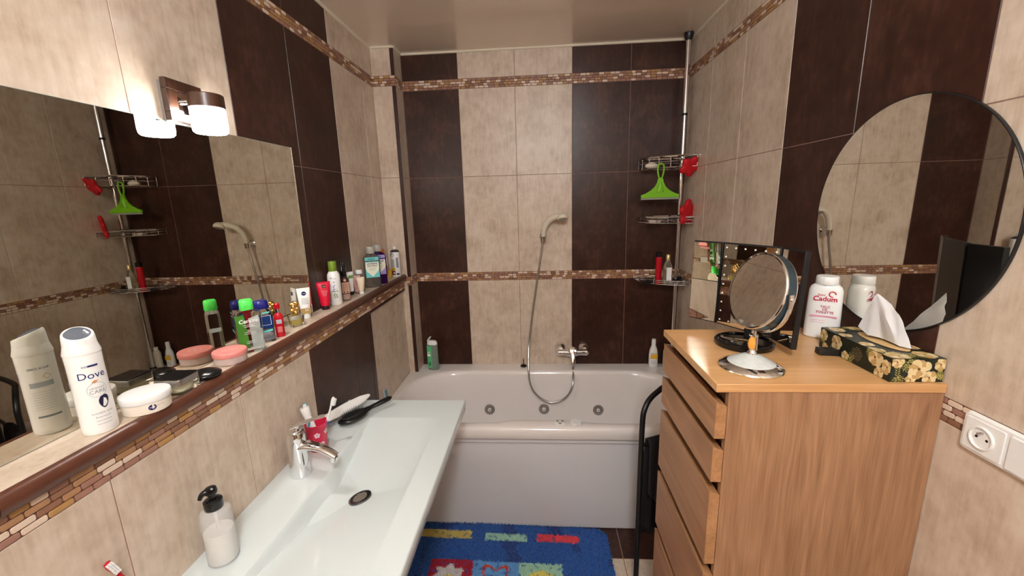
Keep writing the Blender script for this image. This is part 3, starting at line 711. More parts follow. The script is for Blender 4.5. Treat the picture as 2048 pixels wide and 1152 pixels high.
# crimson tumbler with toothbrushes
CX, CY = -.782, 1.250
t = thing('toothbrush_cup', 'crimson plastic tumbler with white flowers behind the basin tap', 'cup', (CX, CY, VZ+.0005))
mb = MB(); mb.lathe([(.027, 0), (.029, .003), (.0365, .100), (.0372, .101), (.0350, .101), (.0275, .005), (0, .005)], n=40, cap1=False)
mb.build('cup_body', mat('crimson_plastic', srgb(214, 40, 78), .25, sss=.1), t)
mb = MB()
for (a0, z0, s_) in ((-1.05, .066, .0095), (-.1, .07, .009), (-1.9, .045, .008), (-.6, .030, .008), (.9, .06, .009)):
    for k in range(5):
        a = 2*PI*k/5+.3; mb.disc_on((0, 0, z0+s_*.62*math.sin(a)), a0+s_*.62*math.cos(a)/.034, s_*.42, s_*.42, r=.0291+(z0+s_*.62*math.sin(a))*.0742+.0004, n=12)
mb.build('flower_print', mat('pink_white', srgb(238, 206, 212), .4), t)
def toothbrush(label, base, tip, cols, headtwist=0., facing=None, name='toothbrush', grp='toothbrushes'):
    b, tp = Vector(base), Vector(tip); d = (tp-b); L_ = d.length
    if facing:
        fl = d.to_track_quat('Z', 'Y').to_matrix().inverted() @ Vector(facing); headtwist = math.atan2(-fl.x, fl.y)
    q = d.to_track_quat('Z', 'Y').to_matrix().to_4x4() @ Matrix.Rotation(headtwist, 4, 'Z')
    t = thing(name, label, 'toothbrush', b, 0, grp)
    mb = MB(); mb.loft([(.001, .003, .003), (.006, .0055, .004), (.06, .0062, .0048), (.10, .0055, .0045), (L_-.045, .0032, .003), (L_-.03, .0050, .0028), (L_-.012, .0066, .0026, 2.8), (L_-.002, .0055, .0022), (L_, .002, .001)], n=18, M=q); mb.build('handle', cols[0], t)
    mb = MB(); mb.loft([(.02, .0030, .0010), (.05, .0045, .0012), (.09, .0032, .0010)], (0, .0042, 0), n=14, M=q); mb.build('grip', cols[1], t)
    mb = MB()
    for i in range(7):
        z = L_-.027+i*.0036
        for x in (-.0036, 0, .0036): mb.box(x-.0015, x+.0015, .002, .0125, z-.0014, z+.0014, M=q)
    mb.build('bristles', cols[2], t)
TEAL = mat('teal_plastic', srgb(70, 160, 176), .3); BLU = mat('blue_plastic', srgb(60, 84, 176), .3)
toothbrush('toothbrush with white handle leaning right in the crimson cup', (CX+.004, CY+.010, VZ+.008), (CX+.055, CY+.035, VZ+.178), (WHITE, BLU, WHITEP), 2.4)
toothbrush('toothbrush with teal handle leaning left in the crimson cup', (CX+.010, CY-.010, VZ+.008), (CX-.040, CY+.012, VZ+.165), (TEAL, WHITE, WHITEP), -.6)
t = thing('toothpaste_tube', 'upside-down white toothpaste tube with ribbed cap in the crimson cup', 'toothpaste', (CX+.002, CY-.002, VZ+.006))
M = Matrix.Rotation(-.26, 4, 'Y') @ Matrix.Rotation(-.05, 4, 'X')
mb = MB(); mb.loft([(0, .017, .0012), (.04, .016, .006), (.09, .0145, .011), (.118, .012, .012)], n=30, mi=0, M=M)
mb.build('tube_body', WHITE2, t)
mb = MB(); mb.flat([(-.012, -.03), (-.004, -.03), (.010, .03), (.002, .03)], tuple(M @ Vector((0, -.0118, .085))), -PI/2, 0); mb.build('teal_stripe', TEAL, t)
mb = MB(); mb.lathe([(.0125, .118), (.0135, .122), (.0155, .150), (.0150, .152)], n=28, M=M); mb.build('cap', WHITE, t)
# red toothbrush leaning by the wall, bottom left of the view
toothbrush('red toothbrush with white bristles leaning on the left wall, nearest the viewer', (-.800, .655, VZ+.0045), (-.832, .606, VZ+.178), (mat('red_handle', srgb(190, 16, 36), .25), WHITE, WHITEP), facing=(1, -.35, .2))

# hair brushes lying on the basin slab
def hairbrush():
    t = thing('hair_brush', 'black paddle hair brush resting on the far left of the washbasin', 'hair brush', (-.760, 1.395, VZ+.022), rz=0)
    d = Vector((.150, .195, .018)); a = math.atan2(d.y, d.x); el = .07
    M = Matrix.Rotation(a, 4, 'Z') @ Matrix.Rotation(-el, 4, 'Y')
    mb = MB(); secs = [(-.062, .003, .003), (-.055, .018, .007), (-.03, .034, .010), (.0, .038, .011), (.03, .033, .010), (.055, .017, .0085), (.075, .0095, .0085), (.095, .0095, .0088), (.13, .0115, .0098), (.160, .0115, .0098), (.172, .004, .004)]
    Mz = M @ Matrix(((0, 0, 1, 0), (1, 0, 0, 0), (0, 1, 0, 0), (0, 0, 0, 1)))
    mb.loft([(z+.04, w_, h) for z, w_, h in secs], n=32, M=Mz); mb.build('brush_body', BLACK, t)
    mb = MB(); mb.loft([(-.045, .006, .003), (-.03, .020, .004), (.0, .025, .005), (.03, .020, .004), (.045, .006, .003)], c=(0, .0085, .04), n=28, M=Mz); mb.build('cushion', mat('black_rubber', (.01, .01, .011), .6), t)
    mb = MB()
    for i in range(-5, 6):
        for j in range(-3, 4):
            if (i/5.5)**2+(j/3.6)**2 < 1:
                p0 = Mz @ Vector((j*.0066, .012, .04+i*.008)); p1 = Mz @ Vector((j*.0072, .027, .04+i*.0086)); mb.tube([p0, p1], [.0007, .0005], 5)
    mb.build('bristles', BLACKM, t)
hairbrush()
t = thing('comb_brush', 'white backed brush with dark bristles leaning over the black hair brush', 'hair brush', (-.815, 1.395, VZ+.038))
d = Vector((.115, .205, .02)); a = math.atan2(d.y, d.x)
M = Matrix.Rotation(a, 4, 'Z') @ Matrix.Rotation(-.06, 4, 'Y') @ Matrix.Rotation(.75, 4, 'X') @ Matrix(((0, 0, 1, 0), (1, 0, 0, 0), (0, 1, 0, 0), (0, 0, 0, 1)))
mb = MB(); mb.loft([(-.03, .006, .004), (-.02, .014, .005), (.03, .019, .0055), (.09, .020, .006), (.15, .016, .005), (.185, .007, .004), (.19, .002, .002)], n=30, M=M); mb.build('brush_body', WHITE, t)
mb = MB()
for i in range(15):
    for j in (-2, -1, 0, 1, 2):
        p0 = M @ Vector((j*.005, -.005, .02+i*.0095)); p1 = M @ Vector((j*.0055, -.022, .02+i*.0095)); mb.tube([p0, p1], [.0008, .0006], 5)
mb.build('bristles', mat('brown_bristle', srgb(50, 36, 34), .5), t)

# ------------------------------------------------------------------ mirror over the ledge and sconce
mb = MB(); MY0, MY1, MZ0, MZ1 = -.30, 1.567, LEDGE+.001, 1.862
t = thing('wall_mirror', 'large rectangular frameless mirror standing on the tiled ledge', 'mirror')
mb.box(XL+.0002, XL+.0036, MY0, MY1, MZ0, MZ1); mb.build('mirror_backing', mat('mirror_edge', srgb(150, 165, 160), .25), t)
mb = MB(); mb.box(XL+.0036, XL+.0040, MY0+.001, MY1-.001, MZ0+.001, MZ1-.001); mb.build('mirror_glass', MIRROR_W, t)
mb = MB(); mb.box(XL+.0036, XL+.0052, MY1-.0012, MY1+.0006, MZ0, MZ1); mb.build('edge_strip', CHROME, t)
LX, LY = -.853, 1.085
sc = thing('wall_lamp', 'square wood-framed wall lamp with lit glass shade above the mirror', 'lamp', (XL, LY, 1.910))
DW = wood_mat('dark_wood', 'z', srgb(46, 28, 21), srgb(84, 54, 38), .35, 2.)
mb = MB(); mb.box(.0002, .008, -.052, .052, -.052, .046); mb.build('back_plate', mat('steel_plate', (.35, .33, .32), .35, .9), sc)
mb = MB()
o_, i_ = .056, .027
for (y0, y1, z0, z1) in ((-o_, o_, i_, o_-.004), (-o_, o_, -o_+.008, -i_), (-o_, -i_, -i_, i_), (i_, o_, -i_, i_)): mb.box(.012, .026, y0, y1, z0, z1)
mb.build('wood_frame', DW, sc, bevel=.001)
mb = MB(); mb.box(.008, .020, -i_, i_, -i_, i_); mb.build('chrome_square', CHROME, sc)
mb = MB(); mb.rod((.02, 0, .004), (LX-XL, 0, .004), .0065); mb.build('lamp_arm', CHROME, sc)
mb = MB(); mb.lathe([(.0385, -.014), (.0405, -.013), (.040, .018), (.038, .020), (.004, .020)], (LX-XL, 0, 0), 40); mb.build('shade_cap', DW, sc)
mb = MB(); mb.lathe([(.037, -.0135), (.0395, -.016), (.0400, -.060), (.0385, -.070), (.034, -.0745)], (LX-XL, 0, 0), 40, cap0=False, cap1=False)
gs_ = mb.build('glass_shade', mat('lit_glass', (1, 1, 1), .4, emit=(1, .95, .91), es=SCONCE_STRENGTH), sc)
mb = MB(); mb.lathe([(.0338, -.0740), (0, -.0740)], (LX-XL, 0, 0), 40, cap0=False, cap1=False); mb.build('added_down_glow', mat('down_glow', (1, 1, 1), .4, emit=(1, .95, .91), es=SCONCE_BOTTOM), gs_)  # glowing disc added under the shade to send extra light downward

# ------------------------------------------------------------------ things on the ledge
LZ = LEDGE+.0006
def face(x, y, extra=0.): return math.atan2(-y, -x)+extra     # azimuth from (x, y) to the viewer
def lines(mb, r, az, zs, half, mi, th=.0012):
    for z in zs: mb.patch(r, az, half, z, z+th, mi=mi, n=5, off=.0005)

# 1 deodorant spray
x, y = -.877, .690; F = face(x, y, .10)
t = thing('deodorant_spray', 'tall white deodorant spray can with grey domed lid, nearest on the ledge', 'spray can', (x, y, LZ))
mb = MB(); mb.lathe([(.025, 0), (.0272, .003), (.0272, .012), (.0265, .10), (.0265, .140), (.0268, .158), (.0262, .163)], n=44); body = mb.build('can_body', WHITE2, t)
mb = MB(); mb.lathe([(.0272, .161), (.0275, .164), (.0255, .172), (.0240, .180)], n=40, cap1=False)
def slant(z, r_, k): return [(r_*math.cos(a), r_*math.sin(a), z-k*r_*math.cos(a-F)) for a in [2*PI*i/40 for i in range(40)]]
mb.rings([slant(.180, .0240, 0), slant(.194, .0232, .16), slant(.199, .0222, .36), slant(.2005, .0205, .42), slant(.1995, .0188, .42)], 0, False, False); cp = mb.build('cap', WHITE, t)
mb = MB(); mb.rings([slant(.1993, .0188, .42), slant(.2035, .0140, .42), slant(.2052, .0070, .42), slant(.2056, .0005, .42)], 0, False, True); mb.build('cap_dome', mat('smoke_grey', srgb(96, 102, 112), .2), cp)
mb = MB(); R = .0268
mb.text('Dove', .019, (0, 0, .120), F+.10, r=R, mi=0)
mb.patch(R+.0001, F+.22, .32, .137, .1405, mi=0); mb.patch(R+.0001, F-.18, .16, .137, .1405, mi=2)
mb.flat([(-.005, -.002), (0, .0025), (.006, .001), (.001, -.003)], (0, 0, .1075), F+.15, mi=3, r=R)
mb.text('advanced', .0058, (0, 0, .094), F+.2, r=R, mi=1); mb.text('CARE', .0098, (0, 0, .086), F+.2, r=R, mi=1)
mb.hoop((0, 0, .090), F+.2, .0143, .0148, r=R, mi=1)
lf = [(.0078*math.sin(a)*(1+.25*math.cos(a)), .013*math.cos(a)) for a in [2*PI*i/24 for i in range(24)]]
mb.flat([(p+.003, q+p*.25) for p, q in lf], (0, 0, .064), F+.30, mi=4, r=R)
mb.text('invisible care', .0062, (0, 0, .043), F+.2, r=R, mi=1); mb.text('floral touch', .005, (0, 0, .035), F+.2, r=R, mi=1)
lines(mb, R, F+.2, (.027, .020), .42, 1, .0007)
# back of the can, seen in the mirror
B = math.atan2(-y, -1.864-x); mb.flat([(0, -.006), (.006, 0), (0, .006), (-.006, 0)], (0, 0, .118), B-.35, 3, r=R); mb.flat([(0, -.0048), (.0048, 0), (0, .0048), (-.0048, 0)], (0, 0, .118), B-.35, 5, r=R, off=.0005)
mb.patch(R, B, .62, .098, .108, mi=2, off=.0003); mb.patch(R, B, .62, .036, .040, mi=1, off=.0003)
mb.text('BACK CARE', .0055, (0, 0, .135), B, r=R, mi=0); lines(mb, R, B, [.088-.005*k for k in range(8)], .6, 2, .0006)
mb.build('printed_label', [NAVY, GREYP, mat('silver_print', srgb(176, 184, 192), .35), mat('copper_print', srgb(214, 140, 84), .35), mat('midnight_print', srgb(34, 38, 66), .35), WHITEP], body)

# 2 white cream jar
x, y = -.862, .775; F = face(x, y, .12)
t = thing('cream_jar', 'low white cream jar with white lid, beside the tall deodorant', 'jar', (x, y, LZ))
mb = MB(); mb.lathe([(.0400, 0), (.0418, .002), (.0425, .024), (.042, .026)], n=48); body = mb.build('jar_body', mat('pearl_plastic', srgb(236, 226, 212), .3, sss=.1), t)
mb = MB(); mb.lathe([(.0440, .0245), (.0448, .026), (.0448, .037), (.0435, .0395), (.040, .0402), (.002, .0400)], n=48); mb.build('lid', WHITE2, t)
mb = MB(); mb.disc_on((0, 0, .0145), F+.05, .0070, .0062, r=.0418, mi=0, off=.0006); mb.text('NIVEA', .0036, (0, 0, .0145), F+.05, r=.0418, mi=1, off=.0010)
mb.text('nourishing', .0036, (0, 0, .016), F+.38, r=.0418, mi=2, off=.0008); mb.build('printed_label', [NAVY, WHITEP, mat('tan_print', srgb(190, 160, 130), .4)], body)

# 3 square glass jar with black lid
x, y = -.868, .862
t = thing('cream_jar', 'square clear glass jar with black and silver lid on the ledge', 'jar', (x, y, LZ), rz=.06)
mb = MB(); mb.rings([rrect(-.031, .031, -.031, .031, .006, z, 5, 2) for z in (0, .022)], 0); mb.build('glass_body', CLEARG, t, bevel=.0015)
mb = MB(); mb.lathe([(.021, .003), (.024, .006), (.024, .0205), (.0235, .0212)], n=36); mb.build('cream', mat('pale_cream', srgb(238, 232, 196), .4), t)
mb = MB(); mb.rings([rrect(-.0312, .0312, -.0312, .0312, .006, z, 5, 2) for z in (.0225, .0375)], 0); ld = mb.build('lid', CHROME2, t, bevel=.001)
mb = MB(); mb.rings([rrect(-.0305, .0305, -.0305, .0305, .006, z, 5, 2) for z in (.0376, .0400)], 0); mb.build('lid_top', BLACK, ld, bevel=.001)
# 4 round black compact
mb = MB(); mb.loft([(0, .026, .026), (.003, .033, .033), (.009, .0365, .0365), (.012, .0360, .0360), (.016, .031, .031), (.0205, .018, .018), (.022, .003, .003)], n=40)
mb.build('powder_compact', BLACK, loc=(-.864, .937, LZ), angle=50, label='glossy round black powder compact lying between the square jar and pink jar', cat='compact')

# 5 pink-lidded jar
x, y = -.877, 1.045; F = face(x, y)
t = thing('cream_jar', 'low round jar with pink lid on the ledge', 'jar', (x, y, LZ))
mb = MB(); mb.lathe([(.037, 0), (.0395, .002), (.0405, .020), (.040, .022)], n=48, mi=0); mb.build('jar_body', mat('rosy_clear', srgb(238, 214, 208), .12, trans=.35), t)
mb = MB(); mb.lathe([(.034, .0025), (.0365, .005), (.037, .012), (.036, .020), (.01, .021)], n=40, c=(0, 0, 0)); 
mb = MB(); mb.lathe([(.0418, .0205), (.0425, .022), (.0425, .0330), (.0410, .0352), (.037, .0355), (.002, .0352)], n=48); ld = mb.build('lid', mat('salmon_pink', srgb(224, 140, 134), .35), t)
mb = MB()
M = Matrix.Translation((0, 0, .0358)) @ Matrix.Rotation(F+PI/2, 4, 'Z')
vs, fs = text_mesh('body'); mb.add([(x_*.012, y_*.012-.0, 0) for x_, y_ in vs], fs, 0, M)
mb.add([(q*math.cos(a), q*.8*math.sin(a), 0) for a in [2*PI*i/40 for i in range(40)] for q in (.017, .0185)], [((2*i), (2*i+2) % 80, (2*i+3) % 80, 2*i+1) for i in range(40)], 0, M)
mb.build('lid_print', mat('pale_pink', srgb(244, 214, 208), .4), ld)

# 6 clear micellar bottle, green cap
x, y = -.872, 1.130; F = face(x, y, .18)
t = thing('micellar_bottle', 'clear flat bottle with bright green cap on the ledge', 'bottle', (x, y, LZ), rz=F+PI/2)
mb = MB(); mb.loft([(0, .030, .017, 4), (.003, .0325, .019, 4), (.112, .0335, .019, 4), (.122, .031, .018, 3.5), (.128, .018, .0145, 2.2), (.130, .0125, .0125)], n=48); body = mb.build('bottle_body', CLEAR, t)
mb = MB(); mb.loft([(.003, .0290, .0155, 4), (.066, .030, .0155, 4)], n=40); mb.build('liquid', mat('clear_liquid', (.97, .99, .985), .0, trans=1., ior=1.12), t)
mb = MB(); mb.loft([(.130, .0175, .0165, 2.6), (.133, .0182, .0172, 2.6), (.156, .0172, .0162, 2.6), (.160, .015, .014, 2.4)], n=36); mb.build('cap', mat('neon_green', srgb(84, 226, 92), .3), t)
mb = MB(); mb.flat([(-.029, -.05), (-.004, -.05), (-.008, .05), (-.027, .046)], (0, .0165, .062), -PI/2, 0)
mb.build('green_back_label', mat('leaf_green', srgb(96, 186, 60), .4, trans=.3), body)
mb = MB(); mb.text('*CeraVe', .0160, (-.004, -.0193, .098), -PI/2, mi=0)
for k, (w_, z) in enumerate([(.020, .086), (.017, .081), (.019, .064), (.019, .059), (.015, .036), (.017, .031)]): mb.flat([(-w_, 0), (w_*.6, 0), (w_*.6, .0012), (-w_, .0012)], (0, -.0193, z), -PI/2, 0)
mb.build('printed_label', WHITEP, body)
mb = MB(); mb.flat([(-.026, -.05), (-.004, -.05), (-.002, .042), (-.028, .048)], (0, .0193, .056), PI/2, 0)
for k in range(14): mb.flat([(-.023, 0), (-.006, 0), (-.006, .0007), (-.023, .0007)], (0, .0196, .096-.005*k), PI/2, 1)
mb.flat([(-.003, -.009), (.004, -.009), (.004, .009), (-.003, .009)], (-.006, .0196, .018), PI/2, 1, off=.0006)
mb.build('back_label', [mat('frost_label', srgb(216, 226, 222), .4), GREYP], body)

# 7 two-phase eye remover, navy cap
x, y = -.888, 1.213; F = face(x, y, .12)
t = thing('remover_bottle', 'blue and clear two-phase bottle with navy cap behind the green-capped bottle', 'bottle', (x, y, LZ), rz=F+PI/2)
mb = MB(); mb.loft([(0, .026, .0135, 3.4), (.003, .0285, .0155, 3.4), (.09, .029, .016, 3.2), (.106, .025, .0155, 2.6), (.112, .019, .0150, 2.2)], n=44, mi=0); body = mb.build('bottle_body', CLEAR, t)
mb = MB(); mb.loft([(.004, .0260, .0132, 3.4), (.045, .0265, .0135, 3.4)], n=36); mb.build('clear_phase', mat('violet_liquid', srgb(206, 216, 244), .05, trans=.9, ior=1.15), t)
mb = MB(); mb.loft([(.0455, .0265, .0135, 3.4), (.084, .0265, .0140, 3.2), (.086, .024, .0130, 3.)], n=36); mb.build('blue_phase', mat('blue_liquid', srgb(40, 100, 196), .05, trans=.55, ior=1.2), t)
mb = MB(); mb.loft([(.111, .0225, .0165, 2.4), (.114, .0235, .0172, 2.4), (.133, .0205, .0158, 2.4), (.137, .018, .0135, 2.4)], n=36); mb.build('cap', mat('navy_plastic', srgb(22, 26, 112), .25), t)
mb = MB(); mb.text('*CILS', .0145, (-.001, -.0165, .078), -PI/2, mi=2); mb.text('DEMAQ', .0095, (.0, -.0165, .0665), -PI/2, mi=2)
for p_ in ([(-.021, -.0155), (.021, -.0155), (.021, -.0145), (-.021, -.0145)], [(-.021, .0145), (.021, .0145), (.021, .0155), (-.021, .0155)], [(-.021, -.015), (-.020, -.015), (-.020, .015), (-.021, .015)], [(.020, -.015), (.021, -.015), (.021, .015), (.020, .015)]): mb.flat(p_, (0, -.0165, .073), -PI/2, 1)
mb.flat([(-.020, 0), (.022, .003), (.022, .009), (-.018, .005)], (0, -.0162, .034), -PI/2, 0, off=.0012); mb.flat([(-.002, 0), (.020, .001), (.020, .005), (-.002, .004)], (0, -.0162, .096), -PI/2, 0, off=.0005)
for s_ in (-.009, .009):
    mb.add([(s_+q*math.cos(a), -.0172, .018+q*math.sin(a)) for a in [2*PI*i/20 for i in range(20)] for q in (.0046, .0053)], [((2*i), (2*i+2) % 40, (2*i+3) % 40, 2*i+1) for i in range(20)], 2)
mb.build('printed_label', [mat('aqua_print', srgb(96, 216, 216), .4), WHITEP, NAVY], body)

# 8 slim red spray
x, y = -.872, 1.268; F = face(x, y)
t = thing('hair_spray', 'small slim red spray bottle beside the blue two-phase bottle', 'spray bottle', (x, y, LZ))
mb = MB(); mb.loft([(0, .0125, .010, 2.8), (.003, .0137, .0112, 2.8), (.072, .0132, .0108, 2.8), (.080, .0085, .0080), (.082, .007, .007)], n=28, rz=F+PI/2); body = mb.build('bottle_body', mat('red_gloss', 0), t)
mb = MB(); mb.lathe([(.0072, .082), (.0072, .096)], n=20); mb.build('neck', CHROME, t)
mb = MB(); mb.lathe([(.0085, .096), (.0088, .098), (.0085, .111), (.006, .114)], n=22); mb.build('spray_head', mat('red_gloss', 0), t)
mb = MB(); mb.flat([(-.008, -.006), (.008, -.006), (.008, .008), (-.008, .008)], (.0112*math.cos(F), .0112*math.sin(F), .052), F, 1)
for k in range(5): mb.flat([(-.007, 0), (.007, 0), (.007, .0011), (-.007, .0011)], (.0113*math.cos(F), .0113*math.sin(F), .034-.004*k), F, 0)
mb.build('printed_label', [mat('pale_pink', 0), mat('silver_print', 0)], body)

# 9 perfume with gold sculpted stopper
x, y = -.886, 1.385; F = face(x, y, .3)
t = thing('perfume_bottle', 'small square glass perfume bottle with sculpted gold stopper', 'perfume', (x, y, LZ), rz=F)
mb = MB(); mb.rings([rrect(-.017*s_, .017*s_, -.023*s_, .023*s_, .004, z, 4, 2) for z, s_ in ((0, .84), (.003, .90), (.040, 1.06), (.042, 1.04))], 0); mb.build('glass_body', CLEARG, t)
mb = MB(); mb.rings([rrect(-.0125*s_, .0125*s_, -.0180*s_, .0180*s_, .004, z, 4, 2) for z, s_ in ((.006, .92), (.026, 1.0))], 0); mb.build('perfume', mat('perfume_liquid', srgb(238, 222, 140), .02, trans=.8, ior=1.3), t)
mb = MB(); mb.lathe([(.009, .0425), (.010, .044), (.010, .050)], n=24)
rnd = random.Random(4)
for k in range(9):
    a = k*2.4; r_ = .012*(.4+.6*math.sin(k+1)**2); zz = .052+k*.0043
    mb.loft([(-.008, .003, .003), (-.005, .010, .006), (.0, .013, .0075), (.005, .009, .006), (.008, .002, .002)], n=16, M=Matrix.Translation((.003*math.cos(a), .006*math.sin(a), zz)) @ Matrix.Rotation(a, 4, 'Z') @ Matrix.Rotation(.9, 4, 'X'))
mb.build('gold_stopper', GOLD, t, angle=70)

def cosm_tube(name, label, loc, F, w, h, capc, bodym, capr=.014, caph=.018, crimp=.007, th=None, group=None):
    """soft tube standing on its cap; w = width at the crimp"""
    t = thing(name, label, 'tube', loc, F+PI/2, group)
    mb = MB(); mb.lathe([(capr*.96, 0), (capr, .0015), (capr*.97, caph)], n=30); mb.build('cap', capc, t)
    a0 = capr*1.08; b0 = capr*1.02
    mb = MB(); S = []
    for k in range(9):
        q = k/8; z = caph+.001+(h-crimp-caph)*q; S.append((z, a0+(w/2-a0)*q**.8, b0*(1-q)**.75+.0012, 2+.0*q))
    S += [(h-crimp+.0005, w/2, .0010, 2.5), (h, w/2, .0009, 2.5)]
    mb.loft(S, n=32); b = mb.build('tube_body', bodym, t, angle=60)
    return t, b
# 10 white sun-cream tube, 11 crimson tube
x, y = -.908, 1.487; F = face(x, y, .10)
t, b = cosm_tube('sunscreen_tube', 'white tube with navy oval badge and gold band by the mirror edge', (x, y, LZ), F, .047, .120, WHITE, WHITE2, .015, .020)
mb = MB(); mb.disc_on((0, -.005, .099), -PI/2, .0085, .0082, mi=0, off=.0015); mb.text('NIVEA', .0046, (0, -.0070, .099), -PI/2, mi=1)
mb.flat([(-.0165, 0), (.0165, 0), (.018, .022), (-.018, .022)], (0, -.0150, .021), -PI/2, 2, off=.0012); mb.text('50', .013, (.003, -.0170, .035), -PI/2, mi=1)
for k in range(5): mb.flat([(-.012, 0), (.012, 0), (.012, .0012), (-.012, .0012)], (0, -.0098-.0008*k, .080-.005*k), -PI/2, 3, off=.0022)
mb.build('printed_label', [NAVY, WHITEP, mat('gold_print', srgb(190, 160, 96), .35, .3), GREYP], b)
x, y = -.902, 1.625; F = face(x, y, .12)
t, b = cosm_tube('hand_cream_tube', 'crimson tube with dark cap just past the wall mirror', (x, y, LZ), F, .054, .117, mat('maroon_cap', srgb(44, 12, 20), .3), mat('crimson_tube', srgb(206, 14, 52), .3), .0165, .016)
mb = MB(); mb.flat([(-.0075, -.006), (.0075, -.006), (.0075, .0075), (-.0075, .0075)], (0, -.0062, .098), -PI/2, 0, off=.0015); mb.text('ritual', .0055, (0, -.0078, .098), -PI/2, mi=1)
for k in range(4): mb.flat([(-.013+.002*k, 0), (.013-.002*k, 0), (.013-.002*k, .001), (-.013+.002*k, .001)], (0, -.0095-.0012*k, .078-.006*k), -PI/2, 1, off=.0025)
mb.build('printed_label', [mat('dark_badge', srgb(120, 70, 70), .35, .5), mat('pale_pink', 0)], b)

# 12 white mousse can with green cap
x, y = -.899, 1.712; F = face(x, y)
t = thing('shower_mousse', 'white can with olive green cap and lavender print', 'spray can', (x, y, LZ))
mb = MB(); mb.lathe([(.024, 0), (.0262, .003), (.0265, .122), (.0250, .134), (.020, .143), (.0165, .148)], n=40); b = mb.build('can_body', WHITE2, t)
mb = MB(); mb.lathe([(.0172, .148), (.0178, .150), (.0172, .188), (.0160, .191), (.002, .1915)], n=32); mb.build('cap', mat('olive_green', srgb(112, 140, 44), .3), t)
mb = MB(); R = .0263; LAV = mat('lavender', srgb(134, 126, 196), .4); GRN = mat('herb_green', srgb(116, 150, 92), .4)
rnd = random.Random(8)
for k in range(9): mb.disc_on((0, 0, .088-.003*k+.004*rnd.random()), F-.12+rnd.uniform(-.16, .16), .0018, .0026, r=R, mi=0, n=8, off=.0004+.0001*k)
for k in range(16): mb.flat([(-.001, -.006), (.001, -.006), (.003*rnd.uniform(-1, 1), .005)], (0, 0, .036+.020*rnd.random()), F+rnd.uniform(-.35, .35), 1, r=R, off=.0005+.00005*k)
mb.patch(R, F, .55, .060, .063, mi=1, off=.0004); mb.text('herbal', .006, (0, 0, .118), F+.1, r=R, mi=2); mb.disc_on((0, 0, .120), F-.42, .003, .003, r=R, mi=2); mb.disc_on((0, 0, .103), F-.05, .0028, .0028, r=R, mi=2); mb.text('lavande', .006, (0, 0, .070), F, r=R, mi=2)
mb.build('printed_label', [LAV, GRN, GREYP], b)
# 13 brown glass dropper / pump bottles, one behind the other
def pumpbottle(name, label, loc, r_, h, bm, topm, group=None):
    t = thing(name, label, 'bottle', loc, 0, group)
    mb = MB(); mb.lathe([(r_*.9, 0), (r_, .003), (r_, h*.52), (r_*.92, h*.58), (r_*.5, h*.64)], n=32); b = mb.build('bottle_body', bm, t)
    mb = MB(); mb.lathe([(r_*.55, h*.63), (r_*.55, h*.76), (r_*.40, h*.78), (r_*.38, h*.97), (r_*.30, h)], n=24); mb.build('pump_cap', topm, t)
    return t, b
x, y = -.889, 1.790; F = face(x, y)
t, b = pumpbottle('serum_bottle', 'tall brown bottle with black pump beside the lavender can', (x, y, LZ), .0185, .172, mat('amber_plastic', srgb(70, 46, 44), .2), BLACK)
mb = MB(); mb.patch(.0186, F, 1.3, .034, .084, mi=0); mb.patch(.0186, F, 1.3, .004, .030, mi=2); mb.disc_on((0, 0, .094), F, .0055, .0055, r=.0182, mi=0, off=.001)
for k in range(7): mb.patch(.0188, F, .55, .078-.0048*k, .0795-.0048*k, mi=1)
for s_ in (-.35, .35): mb.disc_on((0, 0, .040), F+s_, .0038, .0038, r=.0186, mi=1, off=.0006)
mb.build('printed_label', [mat('rose_beige', srgb(212, 168, 146), .4), mat('cocoa_print', srgb(96, 62, 56), .4), mat('taupe_print', srgb(176, 144, 134), .4)], b)
x, y = -.915, 1.825
pumpbottle('serum_bottle', 'dark slim bottle with black pump, behind the brown pump bottle', (x, y, LZ), .015, .176, mat('black_glass', (.012, .01, .012), .1), BLACK)
# 14 slim white tube, dark cap
x, y = -.916, 1.900; F = face(x, y)
t, b = cosm_tube('hand_cream_tube', 'narrow white and green tube with black cap between brown bottle and pink tube', (x, y, LZ), F+.5, .036, .112, BLACK, WHITE2, .011, .016)
mb = MB(); mb.flat([(-.012, 0), (.012, 0), (.012, .014), (-.012, .014)], (0, -.0062, .082), -PI/2, 0, off=.0015); mb.build('printed_label', mat('leaf_green2', srgb(110, 160, 80), .4), b)
# 15 pink tube
x, y = -.896, 1.925; F = face(x, y)
t, b = cosm_tube('face_cream_tube', 'dusty pink tube leaning in front of the clear white-capped bottle', (x, y, LZ), F-.1, .036, .090, mat('rose_cap', srgb(150, 110, 106), .35), mat('dusty_pink', srgb(206, 158, 152), .35), .0115, .010)
mb = MB(); mb.text('ROSE', .011, (0, -.0085, .058), -PI/2, mi=0, off=.003, roll=PI/2)
for k in range(3): mb.flat([(-.008, 0), (.009, 0), (.009, .0012), (-.008, .0012)], (0, -.0110, .034-.006*k), -PI/2, 0, off=.003)
mb.build('printed_label', mat('rose_ink', srgb(136, 84, 84), .4), b)
x, y = -.908, 1.985
t = thing('lotion_bottle', 'clear grey bottle with white cap, behind the pink tube', 'bottle', (x, y, LZ))
mb = MB(); mb.lathe([(.016, 0), (.0175, .003), (.0175, .074), (.013, .085), (.009, .088)], n=32); mb.build('bottle_body', mat('smoky_clear', srgb(170, 176, 172), .08, trans=.7, ior=1.2), t)
mb = MB(); mb.lathe([(.0155, .088), (.016, .089), (.0155, .106), (.014, .108)], n=28); mb.build('cap', WHITE, t)
# 16 beige tube white cap
x, y = -.873, 1.917; F = face(x, y)
t, b = cosm_tube('foundation_tube', 'small beige tube with white cap at the ledge edge', (x, y, LZ), F, .037, .083, WHITE, mat('beige_tube', srgb(222, 204, 176), .35), .0115, .015)
